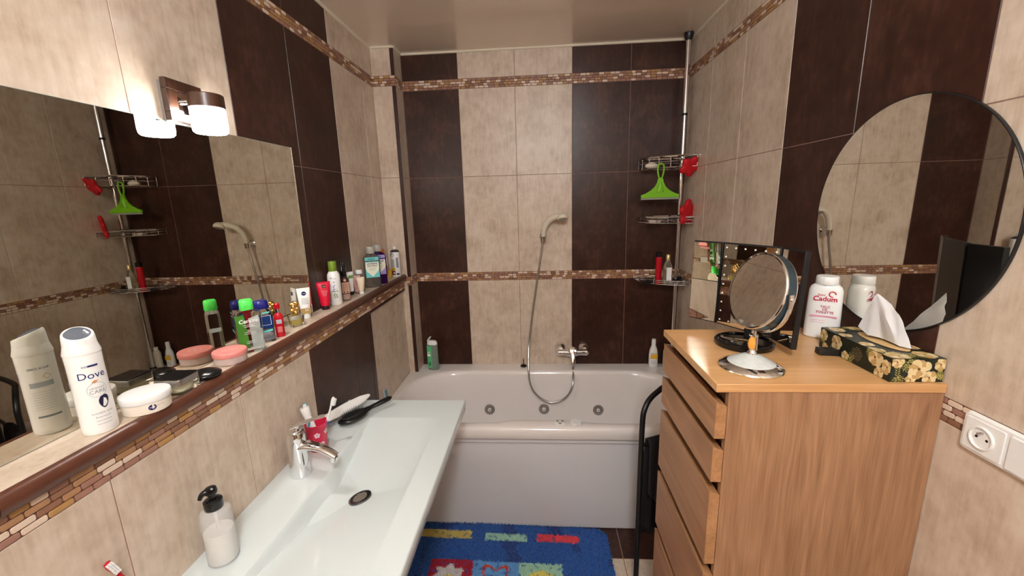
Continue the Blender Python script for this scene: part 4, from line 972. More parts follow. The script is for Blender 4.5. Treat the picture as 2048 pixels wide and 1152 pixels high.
# 17 mouthwash bottles
x, y = -.880, 2.085; F = face(x, y, .10)
def mouthwash(loc, rz, bm, lblm, label, title, sub_):
    t = thing('mouthwash_bottle', label, 'bottle', loc, rz)
    mb = MB(); mb.loft([(0, .036, .020, 3.2), (.004, .040, .0225, 3.2), (.05, .0405, .0235, 3.2), (.15, .0405, .0230, 3.2), (.162, .037, .021, 2.8), (.174, .022, .0165, 2.2), (.178, .0165, .0155)], n=48); b = mb.build('bottle_body', bm, t)
    mb = MB(); mb.lathe([(.0200, .178), (.0212, .180), (.0205, .212), (.0185, .215)], n=36); mb.build('cap', mat('clear_cap', srgb(208, 204, 196), .15, trans=.4), t)
    mb = MB(); sh = [(-.032, .030), (.032, .030), (.034, .0), (.028, -.018), (.0, -.046), (-.028, -.018), (-.034, .0)]
    mb.flat([(-.034, -.050), (.034, -.050), (.034, .034), (-.034, .034)], (0, -.0238, .104), -PI/2, 1, off=.0004)
    mb.flat(sh, (0, -.0238, .104), -PI/2, 0, off=.0009); mb.text('*'+title, .0126, (0, -.0238, .126), -PI/2, mi=2, off=.0014, sx=.92)
    if sub_: mb.text('*'+sub_, .0098, (0, -.0238, .115), -PI/2, mi=2, off=.0014)
    for k in range(3): mb.flat([(-.018+.003*k, 0), (.018-.003*k, 0), (.018-.003*k, .0010), (-.018+.003*k, .0010)], (0, -.0238, .104-.006*k), -PI/2, 3, off=.0014)
    mb.flat([(-.034, 0), (.034, 0), (.034, .017), (-.034, .017)], (0, -.0232, .143), -PI/2, 1, off=.0006); mb.flat([(-.020, .005), (.016, .005), (.016, .010), (-.020, .010)], (0, -.0232, .143), -PI/2, 3, off=.0010)
    mb.build('printed_label', [mat('label_cream', srgb(240, 240, 220), .4), lblm, DARKP, mat('deep_teal', srgb(40, 130, 140), .4)], b)
mouthwash((x, y, LZ), F+PI/2, mat('smoke_liquid', srgb(186, 176, 166), .06, trans=.85, ior=1.15), mat('aqua_label', srgb(110, 206, 208), .4), 'big mouthwash bottle with teal label and clear cap on the ledge', 'LISTERINE', 'NATURALS')
mouthwash((-.878, 2.175, LZ), F+PI/2-.05, mat('purple_liquid', srgb(66, 24, 92), .06, trans=.5, ior=1.2), mat('lilac_label', srgb(168, 150, 214), .4), 'purple mouthwash bottle directly behind the teal-labelled one', 'LISTERINE', 'TOTAL')
# 18 orange sun-care bottle, yellow lid, last spray can
x, y = -.890, 2.262; F = face(x, y)
t = thing('sunscreen_bottle', 'orange and white bottle with orange cap behind the purple mouthwash', 'bottle', (x, y, LZ), F+PI/2)
mb = MB(); mb.loft([(0, .024, .015, 2.6), (.003, .026, .017, 2.6), (.125, .026, .017, 2.6), (.138, .018, .015)], n=32); b = mb.build('bottle_body', WHITE2, t)
mb = MB(); mb.lathe([(.017, .138), (.0175, .140), (.016, .176), (.014, .179)], n=28); mb.build('cap', mat('orange_cap', srgb(206, 104, 36), .35), t)
mb = MB(); mb.loft([(.03, .0266, .0176, 2.6), (.085, .0266, .0176, 2.6)], n=32, cap0=False, cap1=False); mb.build('orange_band', mat('orange_label', srgb(214, 132, 52), .4), b)
mb = MB(); mb.lathe([(.018, 0), (.0195, .002), (.0195, .044), (.018, .047), (.002, .0472)], n=32); mb.build('balm_pot', mat('mustard_yellow', srgb(206, 164, 40), .4), loc=(-.893, 2.345, LZ), label='plain mustard yellow pot beside the last spray can', cat='pot')
x, y = -.862, 2.395; F = face(x, y, -.2)
t = thing('deodorant_spray', 'white and silver spray can with white nozzle at the far end of the ledge', 'spray can', (x, y, LZ))
mb = MB(); mb.lathe([(.0250, 0), (.0265, .002), (.0265, .146), (.0255, .149)], n=40); b = mb.build('can_body', WHITE2, t)
mb = MB(); mb.lathe([(.0262, .148), (.0268, .150), (.0265, .153), (.018, .160), (.0105, .163)], n=36); mb.build('can_dome', mat('dark_metal', (.10, .09, .09), .3, .8), t)
mb = MB(); mb.lathe([(.0095, .161), (.0100, .172), (.0080, .180), (.004, .183)], n=24); mb.build('spray_nozzle', WHITE, t)
mb = MB(); R = .0266; mb.disc_on((0, 0, .132), F-.55, .0110, .0125, r=R, mi=0); mb.patch(R, F-.45, .35, .056, .106, mi=1, off=.0004); mb.patch(R, F-.45, .45, .036, .055, mi=2, off=.0004); mb.patch(R, F-.45, .45, .012, .036, mi=3, off=.0004); mb.disc_on((0, 0, .024), F-.30, .0060, .0060, r=R, mi=5, off=.0009)
mb.patch(R, F+.55, .26, .055, .115, mi=4, off=.0004); mb.patch(R, F+.55, .30, .012, .022, mi=0, off=.0004); mb.build('printed_label', [NAVY, mat('silver_print', 0), mat('mustard_yellow', 0), mat('maroon_print', srgb(86, 20, 24), .4), GREYP, mat('pale_pink', 0)], b)

# ------------------------------------------------------------------ oak chest of drawers
CZ = 1.230; CY0, CY1 = .873, 1.269; CXF = .389; CXB = XR-.001
OAKV = wood_mat('oak_side_shaded', 'z', srgb(138, 99, 70), srgb(172, 132, 100), .42, 1.35)  # oak sides toned darker, their shade put into the colour
OAKF = wood_mat('oak_front_shaded', 'y', srgb(150, 106, 68), srgb(180, 134, 94), .42, .6)  # same oak, duller on the fronts as though less lit
OAKT = wood_mat('oak_top_lit', 'x', srgb(196, 146, 94), srgb(222, 176, 124), .30, .6)  # same oak made paler, light falling on the top is in the colour
ch = thing('chest_of_drawers', 'tall narrow oak chest with six drawers against the right wall', 'chest of drawers', (.63, 1.07, 0))
cx_, cy_ = .63, 1.07
def cbox(x0, x1, y0, y1, z0, z1, mbx=None):
    mbx = mbx or MB(); return mbx.box(x0-cx_, x1-cx_, y0-cy_, y1-cy_, z0, z1)
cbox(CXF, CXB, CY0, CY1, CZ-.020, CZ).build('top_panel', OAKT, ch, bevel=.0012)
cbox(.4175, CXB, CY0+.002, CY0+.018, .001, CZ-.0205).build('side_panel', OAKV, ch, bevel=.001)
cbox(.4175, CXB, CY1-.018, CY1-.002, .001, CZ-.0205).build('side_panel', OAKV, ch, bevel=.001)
mbx = MB(); cbox(.434, .447, CY0+.0185, CY1-.0185, .03, CZ-.021, mbx); cbox(CXB-.006, CXB, CY0+.0185, CY1-.0185, .03, CZ-.021, mbx); cbox(.447, CXB-.006, CY0+.0185, CY1-.0185, .03, .045, mbx)
mbx.build('carcass', mat('carcass_wood', srgb(120, 84, 54), .6), ch)  # plain darker brown for the carcass and drawer boxes
DZ = [(1.185, 1.095), (1.074, .983), (.958, .755), (.731, .528), (.504, .301), (.277, .050)]
for z1, z0 in DZ:
    mbx = MB(); x0, x1 = .3920-cx_, .4160-cx_; y0, y1 = CY0+.001-cy_, CY1-.001-cy_
    s_ = .020
    R_ = [[(x0, y, z0), (x0, y, z1), (x0+.0035, y, z1-.0015), (x1, y, z1-.010), (x1, y, z0)] for y in (y0, y1)]
    mbx.rings(R_, 0); d = mbx.build('drawer_front', OAKF, ch, bevel=.0008)
    mbx = MB(); mbx.box(x1+.0005, x1+.30, y0+.025, y0+.037, z0+.012, z1-.032); mbx.box(x1+.0005, x1+.30, y1-.037, y1-.025, z0+.012, z1-.032); mbx.box(x1+.0005, x1+.30, y0+.038, y1-.038, z0+.012, z0+.018)
    mbx.build('drawer_box', mat('carcass_wood', 0), d)

# trifold mirror with round tray
TM = thing('trifold_mirror', 'black three-panel makeup mirror with LED dots on a round black tray', 'mirror', (.566, 1.128, CZ+.0005))
mb = MB(); mb.lathe([(.073, 0), (.0745, .002), (.0745, .012), (.072, .014), (.068, .0135), (.066, .009), (.004, .009)], n=56); mb.build('tray_base', mat('piano_black', (.006, .006, .007), .15), TM)
hz0, hh = .025, .248
def rel(x, y): return (x-.566, y-1.128)
PL = [rel(.482, 1.325), rel(.540, 1.252), rel(.623, 1.103), rel(.627, 1.016)]
def panel(a, b, name, leds):
    dx, dy = b[0]-a[0], b[1]-a[1]; L_ = math.hypot(dx, dy); ang = math.atan2(dy, dx)
    M = Matrix.Translation((a[0], a[1], hz0)) @ Matrix.Rotation(ang, 4, 'Z') @ Matrix.Rotation(-.035, 4, 'X')
    mb = MB(); mb.box(.0008, L_-.0008, 0, .013, 0, hh, M=M); p = mb.build(name, BLACKM, TM, bevel=.0008)
    mb = MB()
    if name == 'left_panel':
        # two magnifying glasses, one above the other: shallow concave dishes
        for z0, z1, Rc in ((.004, hh*.52-.001, .9), (hh*.52+.001, hh-.004, .7)):
            cxp, czp = L_/2, (z0+z1)/2; n = 14; vv_ = []
            for i in range(n+1):
                for j in range(n+1):
                    xx, zz = .004+(L_-.008)*i/n, z0+(z1-z0)*j/n
                    vv_.append((xx, -.0062+.0002+(.0042-((xx-cxp)**2+(zz-czp)**2)/(2*Rc)), zz))
            mb.add(vv_, [(i*(n+1)+j, (i+1)*(n+1)+j, (i+1)*(n+1)+j+1, i*(n+1)+j+1) for i in range(n) for j in range(n)], 0, M)
    else: mb.box(.004, L_-.004, -.0012, -.0002, .004, hh-.004, M=M)
    g = mb.build('mirror_glass', MIRROR, p)
    if leds:
        mb = MB(); pts = [(.012+(L_-.024)*k/5, hh-.014) for k in range(6)]+[(.012, hh-.014-(hh-.03)*k/8) for k in range(1, 9)]+[(L_-.012, hh-.014-(hh-.03)*k/8) for k in range(1, 9)]+[(.012+(L_-.024)*k/5, .016) for k in (1,4)]
        for (u, z) in pts: mb.lathe([(.0026, 0), (.0026, .0006), (.0005, .0007)], n=12, M=M @ Matrix.Translation((u, -.0012, z)) @ Matrix.Rotation(PI/2, 4, 'X'))
        mb.build('led_dots', mat('led_white', srgb(240, 238, 230), .4), g, kind='stuff')
panel(PL[0], PL[1], 'left_panel', False); panel(PL[1], PL[2], 'centre_panel', True); panel(PL[2], PL[3], 'right_panel', False)
mb = MB(); mb.box(.012, .032, -.012, .012, .012, .09, M=Matrix.Rotation(.5, 4, 'Z')); mb.build('stand_post', BLACKM, TM, bevel=.002)
# small things in the tray
TR = CZ+.0100
t = thing('tweezers', 'silver tweezers lying in the black round tray', 'tweezers', (.535, 1.137, TR))
mb = MB(); d = Matrix.Rotation(-1.02, 4, 'Z')
mb.rings([[(x_, -w_, .0), (x_, w_, .0), (x_, w_, .002), (x_, -w_, .002)] for x_, w_ in ((-.030, .0025), (-.024, .0045), (0, .0060), (.022, .0058), (.034, .0025))], 0, M=d)
mb.tube([(-.030, 0, .002), (0, .003, .006), (.034, 0, .003)], .0015, 6, M=d)
mb.rod(tuple(d @ Vector((-.030, -.006, .003))), tuple(d @ Vector((-.030, .006, .003))), .0022, 8); mb.rod(tuple(d @ Vector((.034, -.008, .002))), tuple(d @ Vector((.030, .008, .002))), .0018, 8)
mb.build('tweezer_arms', CHROME, t)
mb = MB(); mb.rod((-.030, .014, .0015), (.028, -.016, .0015), .0013, 8); mb.build('cuticle_stick', mat('pale_stick', srgb(226, 196, 150), .4), loc=(.568, 1.136, TR), label='thin pale wooden stick lying beside the tweezers in the tray', cat='stick')

# pedestal mirror
PM = thing('pedestal_mirror', 'round chrome pedestal vanity mirror at the front of the chest', 'mirror', (.507, .968, CZ+.0005))
mb = MB(); mb.lathe([(.0705, 0), (.0715, .002), (.0705, .004)], n=56); mb.build('base_rim', mat('champagne_metal', (.78, .72, .55), .2, 1.), PM)
mb = MB(); mb.lathe([(.0700, .0041), (.0690, .006), (.0550, .0125), (.0520, .0140)], n=56, cap0=False, cap1=False); mb.build('base_ring', CHROME, PM)
mb = MB(); mb.lathe([(.0520, .0140), (.040, .021), (.022, .030), (.012, .034)], n=48, cap0=False, cap1=False); mb.build('pearl_dome', mat('pearl_white', srgb(206, 212, 210), .18, vary=.15, vscale=120), PM)
mb = MB(); mb.lathe([(.012, .034), (.013, .036), (.0075, .042), (.0065, .046)], n=28); mb.lathe([(.0060, .076), (.0095, .079), (.0100, .083), (.0062, .086), (.0060, .0925)], n=28); mb.rod((.0055, -.0030, .044), (.0055, -.0030, .080), .0038)
mb.build('stem', CHROME, PM)
mb = MB(); mb.loft([(.044, .0035, .0035), (.050, .0075, .0062), (.060, .0098, .0078), (.070, .0075, .0062), (.077, .0035, .0035)], c=(-.002, 0, 0), n=28); mb.build('amber_bead', mat('amber_bead', srgb(230, 160, 70), .2, sss=.1), PM)
NAZ = math.radians(-170); TILT = .25
Cm = Vector((.002, 0, .188))
Mm = Matrix.Translation(Cm) @ Matrix.Rotation(NAZ, 4, 'Z') @ Matrix.Rotation(-TILT, 4, 'Y') @ Matrix.Rotation(PI/2, 4, 'Y')
mb = MB(); mb.lathe([(.0855, .0095), (.0890, .0105), (.0908, .0085), (.0908, -.0155), (.0890, -.0175), (.0855, -.0165)], n=72, M=Mm, cap0=False, cap1=False)
hd_ = mb.build('mirror_rim', CHROME, PM, angle=30)
mb = MB(); mb.lathe([(.0909, .0060), (.0914, .0055), (.0914, -.0130), (.0909, -.0135)], n=72, M=Mm, cap0=False, cap1=False); mb.build('rim_band', mat('slate_enamel', srgb(58, 74, 84), .18, .5, vary=.5, vscale=60), hd_)
mb = MB(); mb.lathe([(.0856, .0088), (.0001, .0088)], n=72, M=Mm, cap0=False, cap1=False); mb.lathe([(.0856, -.0160), (.0001, -.0160)], n=72, M=Mm, cap0=False, cap1=False); mb.build('mirror_glass', MIRROR, hd_)
mb = MB(); 
Mz = Matrix.Translation(Cm) @ Matrix.Rotation(NAZ, 4, 'Z')
arc = [Mz @ Vector((-.003, .0955*math.sin(a), -.0955*math.cos(a))) for a in [math.radians(-97+194*k/40) for k in range(41)]]
mb.tube(arc, .0062, 8, flat=.28, up=tuple((Mz.to_3x3() @ Vector((0, -1, .01)))))
for s_ in (-1, 1): mb.rod(tuple(Mz @ Vector((-.003, s_*.089, 0))), tuple(Mz @ Vector((-.003, s_*.101, 0))), .004)
mb.build('yoke', CHROME, PM)

# talc bottle
x, y = .813, 1.195; F = face(x, y, .02)
t = thing('talc_bottle', 'white talcum powder bottle with red lettering on the chest', 'bottle', (x, y, CZ+.0005), F+PI/2)
mb = MB(); mb.loft([(0, .040, .025, 2.6), (.003, .0425, .0275, 2.6), (.06, .0418, .0275, 2.6), (.138, .0395, .0268, 2.6), (.148, .036, .025, 2.5), (.155, .028, .022, 2.2)], n=52); b = mb.build('bottle_body', WHITE2, t)
mb = MB(); mb.lathe([(.0262, .1545), (.0270, .156), (.0268, .176), (.0250, .1785), (.002, .179)], n=44); mb.build('cap', WHITE, t)
mb = MB(); c_ = (0, -.0274, 0)
mb.text('Bébé', .0085, (-.009, -.0272, .1275), -PI/2, mi=0, off=.0005); mb.text('*Cadum', .0190, (0, -.0272, .1165), -PI/2, mi=0, off=.0005)
mb.add([(.015+q*math.cos(a), -.0277, .131+q*math.sin(a)) for a in [2*PI*i/28 for i in range(29)] for q in (.0062, .0088-.0016*(a if False else 0))], [(2*i, 2*i+2, 2*i+3, 2*i+1) for i in range(22)], 0)
for s_, z in (('TALC', .094), ('DE', .086), ('TOILETTE', .078)): mb.text('*'+s_, .0092, (.002, -.0276, z), -PI/2, mi=2, off=.0004)
mb.flat([(-.031, 0), (.031, 0), (.031, .0045), (-.031, .0045)], (0, -.0277, .064), -PI/2, 1, off=.0002)
for k in range(2): mb.flat([(-.028, 0), (.004, 0), (.004, .0008), (-.028, .0008)], (0, -.0278, .054-.006*k), -PI/2, 1)
mb.build('printed_label', [REDP, mat('pink_band', srgb(228, 150, 176), .4), mat('plum_print', srgb(168, 40, 88), .4)], b)
# black sharpener-like box
mb = MB(); mb.rings([rrect(-.024, .024, -.013, .013, .003, z, 4, 2) for z in (0, .0150)], 0); mb.box(-.010, .010, -.008, .008, .0150, .0162)
mb.build('trinket_box', mat('matte_black', (.008, .008, .008), .5), loc=(.739, 1.052, CZ+.0005), rz=-.15, bevel=.001, label='tiny black box beside the flowered tissue box', cat='box')

# tissue box
TBX0, TBX1, TBY0, TBY1, TBH = .757, .8665, .884, 1.113, .0535
bx, by = (TBX0+TBX1)/2, (TBY0+TBY1)/2
tb = thing('tissue_box', 'flat tissue box printed with cream flowers on dark green', 'tissue box', (bx, by, CZ+.0005))
GBK = mat('box_dark_green', srgb(24, 32, 24), .35, vary=.3, vscale=40)
CRM = mat('flower_cream', srgb(226, 208, 160), .4, vary=.12, vscale=150); CR2 = mat('flower_ochre', srgb(196, 160, 104), .4, vary=.15, vscale=150); LEAF = mat('leaf_olive', srgb(176, 166, 92), .4); BRN = mat('flower_brown', srgb(120, 80, 40), .4)
hx, hy = (TBX1-TBX0)/2, (TBY1-TBY0)/2
mb = MB(); mb.box(-hx, hx, -hy, hy, 0, TBH); b = mb.build('box_body', GBK, tb, bevel=.0006)
def clipflower(mb, P, u, v_, R_, U, V, seed, kind):
    """printed blossom in a face frame; petals clipped to the face"""
    rnd = random.Random(seed); cl = lambda p: (min(max(p[0], U[0]), U[1]), min(max(p[1], V[0]), V[1]))
    lay = [0.0003]
    def poly(pts, mi):
        pts = [cl(p) for p in pts]; lay[0] += .000012; mb.add([P(a, c, lay[0]+seed*1e-7) for a, c in pts], [tuple(range(len(pts)))], mi)
    if kind == 0:
        for L, n, s_ in ((0, 7, 1.), (1, 6, .7), (2, 5, .42)):
            for k in range(n):
                a = 2*PI*k/n+L*.5+rnd.random()*.4; rr = R_*s_*rnd.uniform(.85, 1.1)
                pts = []
                for q in range(12):
                    th = 2*PI*q/12; px_ = rr*.52+rr*.50*math.cos(th); py_ = rr*.40*math.sin(th)*(1+.3*math.cos(th))
                    pts.append((u+px_*math.cos(a)-py_*math.sin(a), v_+px_*math.sin(a)+py_*math.cos(a)))
                poly(pts, (0, 1)[(k+L) % 2])
        poly([(u+R_*.14*math.cos(2*PI*q/10), v_+R_*.14*math.sin(2*PI*q/10)) for q in range(10)], 3)
    elif kind == 1:
        for k in range(5):
            a = rnd.random()*2*PI
            for j in range(-3, 4):
                aa = a+.0; bxp, byp = u+R_*.16*(j+3)*math.cos(aa), v_+R_*.16*(j+3)*math.sin(aa); sd = 1 if j % 2 else -1; la = aa+sd*.8; w_ = R_*.07
                poly([(bxp, byp), (bxp+R_*.25*math.cos(la)-w_*math.sin(la), byp+R_*.25*math.sin(la)+w_*math.cos(la)), (bxp+R_*.5*math.cos(la), byp+R_*.5*math.sin(la)), (bxp+R_*.25*math.cos(la)+w_*math.sin(la), byp+R_*.25*math.sin(la)-w_*math.cos(la))], 2)
    else:
        for k in range(46):
            a = 2.4*k; rr = R_*math.sqrt(k/46); w_ = R_*.055
            poly([(u+rr*math.cos(a)+w_*math.cos(q*PI/3), v_+rr*math.sin(a)+w_*math.sin(q*PI/3)) for q in range(6)], 0 if k % 3 else 1)
mb = MB()
PLft = lambda a, c, d: (-hx-d, -a, c)      # left face, a runs away from the viewer reversed
PFrt = lambda a, c, d: (a, -hy-d, c)
PTop = lambda a, c, d: (a, c, TBH+d)
U = (-hy+.0005, hy-.0005); V = (.0005, TBH-.0005)
for s_, (u, v_, r_, k) in enumerate([(-.098, .02, .012, 1), (.0, .006, .014, 1), (.045, .05, .015, 1), (-.06, .008, .012, 1), (-.100, .036, .017, 0), (-.052, .030, .019, 0), (-.018, .010, .012, 0), (.018, .028, .017, 2), (.070, .040, .021, 0), (.085, .010, .014, 0), (.105, .030, .016, 0), (-.09, .006, .012, 0)]): clipflower(mb, PLft, u, v_, r_, U, V, s_, k)
U = (-hx+.0005, hx-.0005)
for s_, (u, v_, r_, k) in enumerate([(-.040, .014, .017, 1), (-.02, .042, .015, 1), (.04, .012, .015, 1), (.002, .030, .024, 0), (.026, .010, .015, 0), (-.044, .046, .014, 0), (.045, .040, .014, 0), (-.012, .006, .012, 0)]): clipflower(mb, PFrt, u, v_, r_, U, V, 20+s_, k)
V = (-hy+.0005, hy-.0005)
for s_, (u, v_, r_, k) in enumerate([(-.04, -.08, .018, 1), (.0, -.1, .016, 1), (-.03, .09, .02, 0), (.02, .1, .018, 0), (-.042, .045, .016, 0), (-.04, -.02, .016, 0), (-.03, -.098, .024, 0), (.03, -.09, .022, 0), (.045, -.04, .018, 0), (.04, .05, .018, 0), (-.045, -.06, .016, 0), (.0, .1, .014, 1)]): clipflower(mb, PTop, u, v_, r_, U, V, 40+s_, k)
mb.build('flower_print', [CRM, CR2, LEAF, BRN], b)
mb = MB(); mb.add([(.010+.026*math.cos(a)*(1), -.004+.070*math.sin(a), TBH+.0012) for a in [2*PI*k/36 for k in range(36)]], [tuple(range(36))]); mb.build('tissue_slot', mat('kraft_paper', srgb(216, 180, 124), .6), b)
tv = dict(P=(.782, .985, 1.411), L=(.793, 1.040, 1.308), S1=(.805, 1.020, 1.2895), S2=(.825, 1.0, 1.2870), F=(.822, .955, 1.2870), T=(.834, .930, 1.2880), R2=(.827, .940, 1.325), R1=(.812, .950, 1.366), R0=(.803, .965, 1.385), B1=(.838, 1.035, 1.2880), B2=(.846, .985, 1.290), B3=(.822, 1.0, 1.35))
ks = list(tv); V3 = [tv[k] for k in ks]; ix = {k: i for i, k in enumerate(ks)}
F3 = [tuple(ix[q] for q in t_.split()) for t_ in ('P L S1', 'P S1 S2', 'P S2 F', 'P F R0', 'R0 F R1', 'R1 F R2', 'R2 F T', 'P R0 B3', 'R0 R1 B3', 'B3 R1 R2', 'B3 R2 B2', 'R2 T B2', 'P B3 L', 'L B3 B1', 'B3 B2 B1')]
import bmesh
bm = bmesh.new(); bv = [bm.verts.new(p) for p in V3]
for f3 in F3: bm.faces.new([bv[i] for i in f3])
bmesh.ops.recalc_face_normals(bm, faces=bm.faces)
bmesh.ops.subdivide_edges(bm, edges=bm.edges, cuts=5, use_grid_fill=True)
bmesh.ops.triangulate(bm, faces=bm.faces)
for _ in range(1): bmesh.ops.smooth_vert(bm, verts=bm.verts, factor=.35, use_axis_x=True, use_axis_y=True, use_axis_z=True)
for v_ in bm.verts:
    k = min(1, max(0, (v_.co.z-1.290)/.03)); q = v_.co*1.
    v_.co += Vector((noise.noise(q*38), noise.noise(q*38+Vector((9, 0, 0))), .3*noise.noise(q*50)))*.0045*k
    v_.co.z = max(v_.co.z, CZ+TBH+.0022)
me = bpy.data.meshes.new('tissue'); bm.to_mesh(me); bm.free()
me.materials.append(mat('tissue_paper', srgb(236, 238, 242), .8)); me.polygons.foreach_set('use_smooth', [True]*len(me.polygons)); me.set_sharp_from_angle(angle=math.radians(35))
o = bpy.data.objects.new('tissue', me); COL.objects.link(o); tag(o, 'white paper tissue pulled up out of the flowered box', 'tissue')

# round wall mirror
RM = thing('round_mirror', 'large round mirror with thin black edge on the right wall', 'mirror', (XR, 1.072, 1.576))
Mr = Matrix.Rotation(-PI/2, 4, 'Y')
mb = MB(); mb.lathe([(.2740, .0005), (.2760, .0015), (.2760, .0070), (.2750, .0080), (.2735, .0080)], n=120, M=Mr, cap1=False); mb.build('mirror_edge', BLACKM, RM)
mb = MB(); mb.lathe([(.2736, .0078), (.0001, .0078)], n=120, M=Mr, cap0=False, cap1=False); mb.build('mirror_glass', MIRROR, RM)

# wall socket plate
SK = thing('wall_socket', 'white double plate with a round socket and a blank cover on the right wall', 'socket', (XR, .778, 1.160))
def yr(ya, yb, za, zb, r_, x0, x1, mb, mi=0, inset=0):
    A = rrect(-yb, -ya, za, zb, r_, 0, 6, 2); 
    for q in (0,): pass
    R0 = [(-x0, -p[0], p[1]) for p in A]; R1 = [(-x1, -(p[0]+(inset if p[0] < -(ya+yb)/2 else -inset)), p[1]-(inset if p[1] > (za+zb)/2 else -inset)) for p in A]
    mb.rings([R0, R1], mi)
mb = MB(); yr(-.120, .045, -.041, .041, .008, .0005, .009, mb, inset=.003); mb.build('frame_plate', WHITE, SK, bevel=.0008)
mb = MB(); yr(-.035, .037, -.033, .033, .003, .0092, .0115, mb, inset=.001)
sk = mb.build('socket_insert', WHITE, SK)
Ms = Matrix.Translation((-.0117, .002, 0)) @ Matrix.Rotation(-PI/2, 4, 'Y')
mb = MB(); mb.lathe([(.0235, 0), (.0225, .0035), (.0205, .0040), (.0190, .0012), (.0185, .0004), (0, .0003)], n=44, M=Ms, cap0=False, cap1=False); w_ = mb.build('socket_well', WHITE, sk)
for s_ in (-1, 1):
    mb = MB(); mb.lathe([(.0027, .0006), (0, .0008)], n=14, M=Ms @ Matrix.Translation((0, s_*.0095, 0)), cap0=False, cap1=False); mb.build('pin_hole', BLACK, w_)
mb = MB(); mb.lathe([(.0024, .0004), (.0022, .010), (.0005, .011)], n=12, M=Ms @ Matrix.Translation((.011, 0, 0))); mb.build('earth_pin', CHROME2, w_)
mb = MB(); yr(-.117, -.042, -.034, .034, .003, .0092, .0125, mb, inset=.0015); mb.build('blank_cover', WHITE, SK, bevel=.0006)

# ------------------------------------------------------------------ towel stand with dark towel
TS = thing('towel_stand', 'black tubular towel stand between the tub and the drawers', 'towel stand', (.388, 1.475, 0))
mb = MB(); r_ = .0105
pts = catmull([(0, 0, .002), (0, 0, .30), (0, 0, .66), (.001, 0, .79), (.008, .008, .835), (.030, .028, .868), (.070, .060, .887), (.13, .10, .90), (.30, .16, .905), (.40, .18, .905)], 8)
mb.tube(pts, r_, 14); mb.rod((.41, .183, .002), (.41, .183, .915), r_, 14); mb.rod((-.01, -.02, .0115), (.41, .19, .0115), .0095); mb.rod((.0, 0, .69), (.41, .183, .69), .007)
mb.build('stand_frame', BLACKM, TS)
# towel hanging over the rail
mb = MB(); g = []
a = Vector((.43, 1.494, 0)); d = Vector((.41, .183, 0)).normalized(); nrm = Vector((-d.y, d.x, 0))
rows = []
nU, nS = 26, 30
def towel_pt(u, s_):
    L_ = .19*u+.030
    f_ = .010*math.sin(u*22)+.006*math.sin(u*41+2)
    ztop = .702
    if s_ < .5: k = (.5-s_)/.5; off = -.014-.010*k+f_*k; z = ztop-k*(.20+.10*math.sin(u*2.5+.3))
    else: k = (s_-.5)/.5; off = .014+.012*k+f_*k; z = ztop-k*.45
    if abs(s_-.5) < .04: off = (s_-.5)/.04*.014; z = ztop+.008*(1-abs(s_-.5)/.04)
    return (.388+d.x*L_+nrm.x*off, 1.475+d.y*L_+nrm.y*off, z+.055*max(0, 1-abs(s_-.5)/.12)*0)
g = [[towel_pt(j/nU, i/nS) for j in range(nU+1)] for i in range(nS+1)]
v = [p for r__ in g for p in r__]; m = nU+1; mb.add(v, [(i*m+j, i*m+j+1, (i+1)*m+j+1, (i+1)*m+j) for i in range(nS) for j in range(nU)])
tw = mb.build('towel', mat('charcoal_terry', srgb(28, 22, 27), .95, sheen=.0, bump=.8, bscale=260), angle=180, label='dark charcoal towel draped over the black towel stand', cat='towel')
s_ = tw.modifiers.new('th', 'SOLIDIFY'); s_.thickness = .008; s_.offset = 0

# ------------------------------------------------------------------ shaggy bath mat
RB = mat('rug_blue', srgb(20, 92, 172), .95, sheen=.3); 
RUGM = [RB, mat('rug_navy', srgb(12, 62, 138), .95, sheen=.3), mat('rug_yellow', srgb(222, 204, 120), .95), mat('rug_mint', srgb(184, 222, 200), .95), mat('rug_coral', srgb(238, 88, 98), .95), mat('rug_red', srgb(186, 44, 66), .95),
        mat('rug_sky', srgb(120, 178, 226), .95), mat('rug_white', srgb(226, 222, 220), .95), mat('rug_orange', srgb(222, 92, 66), .95), mat('rug_lemon', srgb(238, 224, 124), .95)]
RX0, RX1, RY0, RY1 = -.72, .315, 1.20, 1.812
def rugcol(x, y):
    nz_ = noise.noise(Vector((x*60, y*60, 0)))*.006; x += nz_; y += noise.noise(Vector((x*60, y*60, 5)))*.006
    yy = y-1.735+.02*(x+.2)*0
    bar = lambda a, b, c, dd: a < x < b and c < y < dd
    sh = -.022*(x+.35)     # the pattern runs slightly askew
    y2 = y-sh
    if -.68 < x < -.357 and 1.712 < y2 < 1.762: return 2
    if -.289 < x < -.080 and 1.701+0.006 < y2 < 1.752: return 3
    if -.034 < x < .172 and 1.712 < y2 < 1.757: return 4
    if y2 < 1.588:
        cy0 = 1.490
        if -.520 < x < -.322 and y2 > 1.388:
            dx, dy = x+.425, y2-1.485; r = math.hypot(dx, dy); a = math.atan2(dy, dx)
            if r < .026: return 9
            if r < .072*(1+.14*math.cos(8*a)): return 7
            return 5
        if -.322 < x < -.113 and y2 > 1.388:
            dx, dy = x+.218, y2-1.492; r = math.hypot(dx, dy); a = math.atan2(dy, dx); q = .074*(1+.24*math.cos(5*a-PI/2*5+PI))
            if r < .020: return 3
            if r < q*.80: return 6
            if r < q: return 8
            return 6
        if -.113 < x < .083 and y2 > 1.388:
            dx, dy = x+.010, y2-1.490
            if (dx/.072)**2+(dy/.058)**2 < 1 and not (dx > .05 and dy > .04): return 9
            return 3
        if -.52 < x < .083 and 1.21 < y2 < 1.37: return [3, 4, 2, 6][int((x+.52)/.155) % 4]
    return 0 if noise.noise(Vector((x*9, y*9, 2))) > -.25 else 1
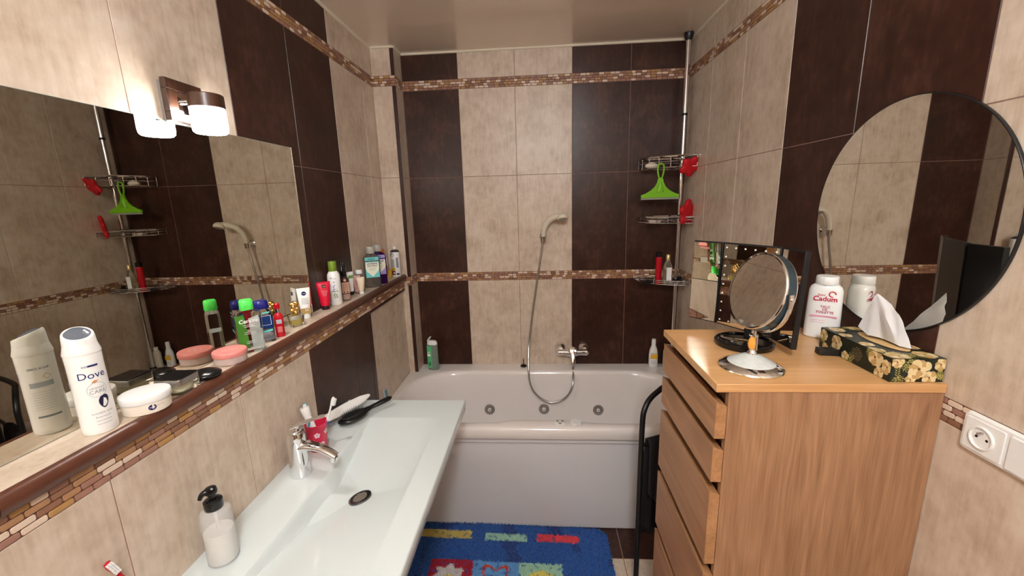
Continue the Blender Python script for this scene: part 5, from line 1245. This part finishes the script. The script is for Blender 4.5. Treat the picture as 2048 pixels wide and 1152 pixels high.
mb = MB(); rnd = random.Random(5)
def inside(x, y, r=.055):
    dx = max(RX0+r-x, x-(RX1-r+.010*(1.6-y)*0), 0); dy = max(RY0+r-y, y-(RY1-r-.030*(x+.2)), 0)
    return dx*dx+dy*dy <= r*r
stp = .008; nxr = int((RX1-RX0)/stp); nyr = int((RY1-RY0)/stp)
idx = {}
for i in range(nxr+1):
    for j in range(nyr+1):
        x, y = RX0+i*stp, RY0+j*stp
        if inside(x, y): idx[(i, j)] = len(mb.v); mb.v.append((x, y, .013+.002*noise.noise(Vector((x*50, y*50, 0)))))
for i in range(nxr):
    for j in range(nyr):
        k = [idx.get((i, j)), idx.get((i+1, j)), idx.get((i+1, j+1)), idx.get((i, j+1))]
        if None not in k: mb.f.append(tuple(k)); mb.m.append(rugcol(RX0+(i+.5)*stp, RY0+(j+.5)*stp))
rb = [(x, y) for x, y in [(RX0, RY0)]]
stp = .0036; nxr = int((RX1-RX0)/stp); nyr = int((RY1-RY0)/stp)
vv, ff, mm = mb.v, mb.f, mb.m
for i in range(nxr+1):
    for j in range(nyr+1):
        x, y = RX0+(i+rnd.random())*stp, RY0+(j+rnd.random())*stp
        if not inside(x, y): continue
        c = rugcol(x, y)
        if c == 0 and rnd.random() < .12: c = 1
        a = rnd.random()*PI; l = rnd.uniform(.008, .0125); w_ = .0020; lx, ly = rnd.uniform(-.006, .006), rnd.uniform(-.007, .004)
        o = len(vv); cx, sx_ = math.cos(a)*w_, math.sin(a)*w_
        vv += [(x-cx, y-sx_, .009), (x+cx, y+sx_, .009), (x+cx*.7+lx*.5, y+sx_*.7+ly*.5, .009+l*.7), (x+lx, y+ly, .010+l), (x-cx*.7+lx*.5, y-sx_*.7+ly*.5, .009+l*.7)]
        ff.append((o, o+1, o+2, o+3, o+4)); mm.append(c)
mb.box(RX0+.03, RX1-.03, RY0+.03, RY1-.035, .0006, .0125, 0)
mb.build('bath_mat', RUGM, angle=30, label='shaggy blue bath mat with coloured bars and flower squares on the floor', cat='bath mat', kind=None)
